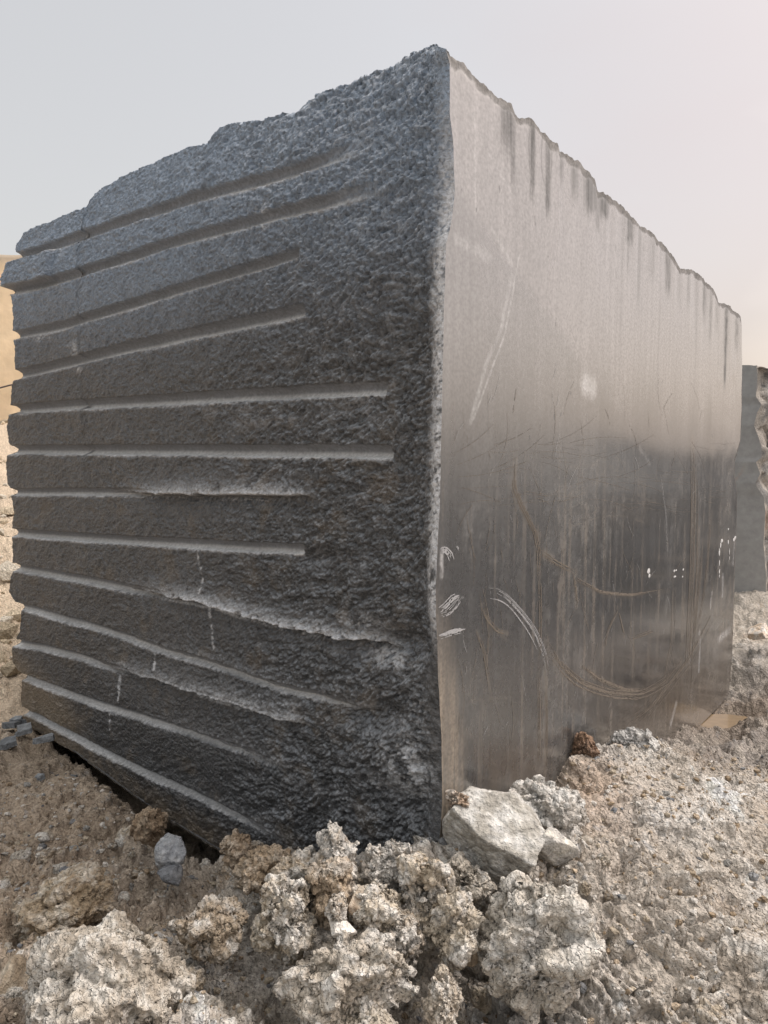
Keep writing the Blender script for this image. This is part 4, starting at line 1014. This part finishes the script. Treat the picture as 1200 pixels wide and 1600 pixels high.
rk('clod', 'grey brown clod under the large boulder, right of the centre heap', 'clod', 730, 1382, 1.66, 70, 70, .12, 'clod', (172, 164, 152), (150, 148, 144), seed=43, sub=6, salt=.4)
rk('rock', 'pale sharp shard standing at the lower right of the grey brown clod', 'rock', 706, 1392, 1.58, 14, 42, .03, 'rock', (176, 168, 156), None, seed=44, sub=4, salt=.2)
rk('clod', 'broad pale clod bridging the middle of the centre heap, above the crumbly hanging one', 'clod', 590, 1425, 1.52, 90, 70, .12, 'clod', (196, 184, 166), PALE, seed=45, sub=6, salt=.5, group='clods heaped at the near corner')
rk('clod', 'wide tan clod under the grooved face between the left clod and the pointed one', 'clod', 475, 1368, 1.70, 80, 70, .12, 'clod', (178, 162, 140), PALE, seed=46, sub=6, salt=.35, group='clods heaped at the near corner')
rk('clod', 'long pale clod sloping down right of the hanging one', 'clod', 705, 1450, 1.52, 70, 110, .12, 'clod', (188, 176, 158), PALE, seed=47, sub=6, salt=.4, roll=-.3)
rk('clod', 'low wide pale clod below the grooved face, above the pale crusted boulder', 'clod', 330, 1450, 1.58, 110, 70, .14, 'clod', (168, 152, 132), PALE, seed=48, sub=6, salt=.35)
rk('clod', 'big pale crumbly mass low in the middle of the foreground', 'clod', 545, 1520, 1.42, 190, 110, .16, 'clod', (190, 180, 166), PALE, seed=49, sub=6, salt=.45)
rk('clod', 'big pale crumbly mass at the bottom right of the centre', 'clod', 840, 1480, 1.50, 190, 170, .2, 'clod', (192, 184, 172), PALE, seed=50, sub=6, salt=.45)
for i, (x, y, w, h, lb) in enumerate([(24, 1127, 22, 6, 'topmost flat grey stone shard at the far left foot of the block'), (20, 1134, 36, 8, 'wide flat dark grey shard under the topmost one at the far left'), (38, 1141, 28, 9, 'flat grey shard nearest the block foot at the far left'),
                                      (70, 1157, 34, 12, 'flat grey shard lying right of the others on the left soil'), (14, 1162, 30, 11, 'flat grey shard lowest at the left edge of the picture'), (104, 1220, 34, 11, 'angular grey flake in the brown soil left of the hollow'),
                                      (60, 1218, 16, 10, 'small grey flake left of the angular one in the brown soil')]):
    z = .11 if i < 5 else .09
    P0 = at_z(x, y, z); R_ = np.random.RandomState(60 + i)
    n_ = 5 + i % 3; sw = w * 1.1 * P0[1] / F_PX / 2; th_ = .010 + .004 * R_.rand()
    an = np.sort(R_.uniform(0, 2 * math.pi, n_) * .35 + np.arange(n_) * 2 * math.pi / n_ * 1.0); rr_ = R_.uniform(.7, 1.15, n_)
    tp = [(sw * r * math.cos(t), sw * .95 * r * math.sin(t), th_ * R_.uniform(.7, 1.1)) for t, r in zip(an, rr_)]
    bt = [(p[0] * 1.07 + .002, p[1] * 1.05, -th_) for p in tp]
    V = np.array(tp + bt + [(0, 0, th_)]); Fq = []
    for j in range(n_):
        k = (j + 1) % n_; Fq += [[j, k, 2 * n_], [j, n_ + j, n_ + k], [j, n_ + k, k]]
    tl_ = .12 + .12 * (i % 3); V[:, 2] += V[:, 1] * math.tan(tl_) * (-1) ** i * .7 + V[:, 0] * .12
    cs_ = np.tile(np.r_[rgb(*[(138, 142, 146), (112, 116, 120), (128, 131, 134)][i % 3]), 1], (len(V), 1))
    o = mesh_np('stone_shard', V, np.array(Fq), M_rock, None, cs_, smooth=False)
    o.location = (P0[0], P0[1], P0[2] + .008); tag(o, lb, 'stone shard', 'grey shards left of the block')

_R = np.random.RandomState(91); variants = []
for i in range(7):
    o = rk('clod', 'one of the many fist sized crumbly clods strewn over the foreground soil', 'clod', 600, 1500, 1.5, 60, 52, .07, 'clod', [(180, 166, 146), (168, 152, 132), (186, 178, 166)][i % 3], PALE, seed=300 + i, sub=4, salt=.4, group='small clods strewn over the foreground')
    variants.append(o)
stones = []
for i in range(6):
    o = rk('rock', 'one of the many small angular stones lying among the clods of the foreground', 'rock', 600, 1500, 1.5, 60, 44, .06, 'rock', [(176, 172, 166), (160, 148, 132), (140, 140, 140)][i % 3], (190, 184, 174), seed=330 + i, sub=3, salt=.3, group='small stones lying among the clods')
    stones.append(o)
spots = []
while len(spots) < 230:
    t_ = _R.uniform(-.62, .62); d_ = _R.uniform(1.35, 2.4)
    ti = int(np.searchsorted(th, math.atan(t_))); ri = int(np.searchsorted(rad, d_ / math.cos(math.atan(t_))))
    x, y, z = GX2[ri, ti], GY2[ri, ti], GZ[ri, ti]
    if z < -.05 or inside_block(np.array([x]), np.array([y]), -.05)[0] or q['calm'][ri, ti] > .45 or (x > .45 and _R.rand() < .6): continue
    spots.append((x, y, z))
for i, (x, y, z) in enumerate(spots):
    vv = variants if i < 130 else stones; j = i if i < 130 else i - 130
    o = vv[j] if j < len(vv) else link(vv[j % len(vv)].copy())
    k = (.22 + .75 * _R.rand() ** 2.2) * (1 if i < 130 else .6)
    o.location = (x, y, z - .008 * k); o.scale = (k * _R.uniform(.8, 1.3), k * _R.uniform(.8, 1.2), k * _R.uniform(.7, 1.1)); o.rotation_euler = (_R.uniform(-.4, .4), _R.uniform(-.4, .4), _R.uniform(0, 6.28))

# countless little crumbs and chips scattered on the soil: two materials of loose stuff
def scatter(name, label, n_, rmin, rmax, cols, seed, region):
    R = np.random.RandomState(seed); D, Ff = ico(1)
    V = []; Cc = []; Fa = []
    px_ = R.uniform(region[0], region[1], n_ * 2); d_ = R.uniform(region[2], region[3], n_ * 2)
    ti = np.searchsorted(th, np.arctan(px_)).clip(0, len(th) - 1); ri = np.searchsorted(rad, d_ / np.cos(np.arctan(px_))).clip(0, len(rad) - 1)
    X = GX2[ri, ti]; Y = GY2[ri, ti]; Zg = GZ[ri, ti]
    ok = ~inside_block(X, Y, -.03) & (Zg > -.1)
    X = X[ok][:n_]; Y2 = Y[ok][:n_]; Zg = Zg[ok][:n_]
    k = 0
    for x, y, z in zip(X, Y2, Zg):
        r = rmin + (rmax - rmin) * R.rand() ** 3.2
        jit = R.uniform(.65, 1.25, (len(D), 1)); s3 = r * np.array([1, R.uniform(.6, 1), R.uniform(.45, .9)])
        a_ = R.uniform(0, 6.28); ca_, sa_ = math.cos(a_), math.sin(a_)
        v = D * jit * s3; v = np.stack([v[:, 0] * ca_ - v[:, 1] * sa_, v[:, 0] * sa_ + v[:, 1] * ca_, v[:, 2]], 1) + np.array([x, y, z + r * .15])
        V.append(v); Fa.append(Ff + k); k += len(D)
        c_ = rgb(*cols[R.randint(len(cols))]) * R.uniform(.8, 1.15); Cc.append(np.tile(np.r_[c_, 1], (len(D), 1)))
    o = mesh_np(name, np.concatenate(V), np.concatenate(Fa), M_soil, None, np.concatenate(Cc), smooth=False)
    tag(o, label, None, None, 'stuff')
    return o
scatter('soil_crumbs', 'loose crumbs of pale soil over the foreground', 5200, .0025, .013, [PALE, TAN, (180, 168, 150), (206, 200, 192), (156, 138, 116)], 71, (-.62, .62, 1.25, 2.7))
scatter('stone_chips', 'small grey granite chips scattered in the soil', 420, .004, .018, [GRY, (120, 122, 126), (160, 158, 154)], 72, (-.62, .62, 1.3, 3.0))
scatter('rubble', 'pale broken stones on the bank behind the block at the left', 500, .015, .11, [(206, 190, 166), (190, 174, 150), (214, 204, 188)], 73, (-.75, -.40, 3.6, 8.0))

# ------------------------------------------------------------------ second granite block, far right
fb = link(bpy.data.objects.new('granite_block', None))
tag(fb, 'distant grey granite block with scalloped broken edge behind the big block at the right', 'granite block')
y0 = 5.6
cx_, = [at_depth(1180, 705, y0)[0]]
K0 = np.array([cx_, y0]); e1 = np.array([-.93, .37]); e1 /= np.linalg.norm(e1); e2 = np.array([.86, .51]); e2 /= np.linalg.norm(e2)
ztop = at_depth(1180, 570, y0)[2]
nf1 = np.array([-.37, -.93])
sc_px = [(1182, 560), (1183, 590), (1181, 620), (1190, 632), (1183, 645), (1178, 665), (1184, 680), (1190, 700), (1190, 715), (1181, 722), (1188, 740), (1180, 755), (1185, 765), (1193, 775), (1196, 800), (1193, 850), (1197, 900), (1197, 960), (1196, 1010)]
scz = np.array([at_depth(p[0], p[1], y0)[[2, 0]] for p in sc_px])[::-1]
a_, b_ = np.meshgrid(np.linspace(0, 1, 90), np.linspace(0, 1, 240))
z_ = -.1 + b_ * (ztop + .1 + .02 * fbm(a_ * 6, a_ * 0, seed=501))
ex = (np.interp(z_, scz[:, 0], scz[:, 1]) - cx_) * np.clip(1 - a_ * 3, 0, 1) ** 2
uu_ = (a_ ** 1.5) * 2.6
XY = K0 + np.stack([ex, ex * 0], -1) + e1 * uu_[..., None]
dd = .004 * fbm(uu_ * 3, z_ * 3, seed=502)
V = np.concatenate([XY + nf1 / np.linalg.norm(nf1) * dd[..., None], z_[..., None]], -1)
cf = np.ones(a_.shape + (4,)); cf[..., :3] = rgb(152, 152, 151) * (1 + .15 * fbm(uu_ * 9, z_ * .8, seed=511, octv=3))[..., None]
cf[..., :3] = lerp(cf[..., :3], rgb(150, 138, 124), (sstep(.1, .5, fbm(uu_ * 8, z_ * 1.2, seed=503, octv=4)) * sstep(.9, .2, z_) * .5)[..., None])
tr_ = np.exp(-(((uu_ - .1) * 3 + (z_ - 1.2) * 1.5) / .02) ** 2) * sstep(.7, .9, z_) * sstep(1.3, 1.1, z_)
cf[..., :3] = lerp(cf[..., :3], rgb(170, 140, 118), (tr_ * .5)[..., None])
mesh_np('smooth_face', V.reshape(-1, 3), grid_faces(240, 90, True), M_far, fb, cf.reshape(-1, 4))
a2_, b2_ = np.meshgrid(np.linspace(0, 1, 160), np.linspace(0, 1, 240))
z2_ = -.1 + b2_ * (ztop + .1 + .02 * perlin(a2_ * 0, a2_ * 0, seed=501) - .03 * fbm(a2_ * 8, a2_ * 0, seed=505) * sstep(0, .1, a2_))
ex2 = np.interp(z2_, scz[:, 0], scz[:, 1]) - cx_
s2_ = a2_ * 2.0
f1_, f2_, fi_ = worley(s2_ * 5, z2_ * 5, seed=507)
d2_ = (.10 * fbm(s2_ * 3, z2_ * 3, seed=506, octv=5) + .05 * (fi_ - .5) - .05 * f1_) * sstep(0, .04, a2_)
XY = K0 + np.stack([ex2, ex2 * 0], -1) * (1 - a2_[..., None]) + e2 * s2_[..., None] + np.array([e2[1], -e2[0]]) * d2_[..., None]
V = np.concatenate([XY, z2_[..., None]], -1)
cf = np.ones(a2_.shape + (4,)); cf[..., :3] = rgb(188, 180, 170)
mo = fbm(s2_ * 6, z2_ * 6, seed=508, octv=4)
cf[..., :3] = lerp(cf[..., :3], rgb(112, 112, 112), (sstep(0, .3, mo) * .8)[..., None])
cf[..., :3] = lerp(cf[..., :3], rgb(150, 110, 84), (sstep(.15, .4, -mo) * .6)[..., None])
mesh_np('broken_face', V.reshape(-1, 3), grid_faces(240, 160), M_split, fb, cf.reshape(-1, 4))
A0 = K0 + e1 * 2.6; B0 = K0 + e2 * 2.0
bv = [(*K0, ztop - .02), (*B0, ztop - .02), (*(B0 + e1 * 2.6), ztop - .02), (*A0, ztop - .02), (*B0, -.1), (*(B0 + e1 * 2.6), -.1), (*A0, -.1)]
o = mesh_np('top_face', np.array(bv), np.array([[0, 1, 2, 3], [1, 4, 5, 2], [2, 5, 6, 3]]), M_far, fb, np.tile([.28, .27, .26, 1], (7, 1)), smooth=False)

# ------------------------------------------------------------------ quarry wall at the left, far behind
a_, b_ = np.meshgrid(np.linspace(0, 1, 160), np.linspace(0, 1, 90))
xw = -14 + a_ * 12.5; yw0 = 8.3 + .12 * (xw + 5)
hw = at_depth(5, 388, 8.6)[2]
zw = -.2 + b_ * (hw + .2) + .10 * fbm(xw * .8, xw * 0, seed=602, octv=4) * sstep(.8, 1, b_) - sstep(-2.6, -1.5, xw) * 1.2 * b_
yw = yw0 + .5 * b_ ** 2 + .10 * fbm(xw * .6, zw * .6, seed=601, octv=3) + .02 * fbm(xw * 4, zw * 4, seed=603, octv=4)
V = np.stack([xw, yw, zw], -1)
top = V[-1:].copy(); rows = [V]
for i in range(1, 8):
    q_ = top.copy(); q_[..., 1] += i * .8; q_[..., 2] += .03 * i; rows.append(q_)
V = np.concatenate(rows, 0)
cw = np.ones(V.shape[:2] + (4,)); cw[..., :3] = rgb(240, 216, 182)
cw[..., :3] = lerp(cw[..., :3], rgb(200, 176, 148), (sstep(.0, .5, fbm(V[..., 0] * 2, V[..., 2] * 2, seed=605, octv=5)) * .45)[..., None])
cw[..., :3] = lerp(cw[..., :3], rgb(176, 164, 150), (sstep(-.05, .15, V[..., 2] - hw + .16)) [..., None] * .8)
qw = mesh_np('quarry_wall', V.reshape(-1, 3), grid_faces(V.shape[0], 160), M_wall, None, cw.reshape(-1, 4))
tag(qw, 'sunlit tan quarry wall far behind the left end of the block', 'quarry wall')

# low dark spoil heap beyond the right edge; the sawn face mirrors it
a_, b_ = np.meshgrid(np.linspace(0, 2 * math.pi, 97), np.linspace(0, 1, 40))
hr = b_ * (6.0 + 1.2 * perlin(np.cos(a_) * 1.5, np.sin(a_) * 1.5, seed=701))
hz = 1.75 * (1 - b_) ** .8 * (1 + .35 * fbm(np.cos(a_) * hr * .5, np.sin(a_) * hr * .5, seed=702, octv=4)) + .1
V = np.stack([20.5 + np.cos(a_) * hr, 12.0 + np.sin(a_) * hr, hz], -1)
ch = np.ones(a_.shape + (4,)); ch[..., :3] = rgb(66, 64, 62)
sh_ = mesh_np('spoil_heap', V.reshape(-1, 3), grid_faces(40, 97, True), M_far, None, ch.reshape(-1, 4))
tag(sh_, 'low dark heap of granite spoil far off beyond the right edge', 'spoil heap')

# cable lying across the quarry wall
pts = [at_depth(-120, 640, 8.0), at_depth(-40, 617, 8.0), at_depth(0, 606, 8.0), at_depth(15, 602, 8.0), at_depth(60, 594, 8.02), at_depth(200, 590, 8.1)]
V = []; Fq = []
for i, p_ in enumerate(pts):
    for j in range(8):
        V.append((p_[0], p_[1] + .009 * math.cos(j * math.pi / 4), p_[2] + .009 * math.sin(j * math.pi / 4)))
for i in range(len(pts) - 1):
    for j in range(8): Fq.append([i * 8 + j, i * 8 + (j + 1) % 8, (i + 1) * 8 + (j + 1) % 8, (i + 1) * 8 + j])
cb = mesh_np('cable', np.array(V), np.array(Fq), M_cable); tag(cb, 'thin dark cable slung in front of the tan quarry wall', 'cable')
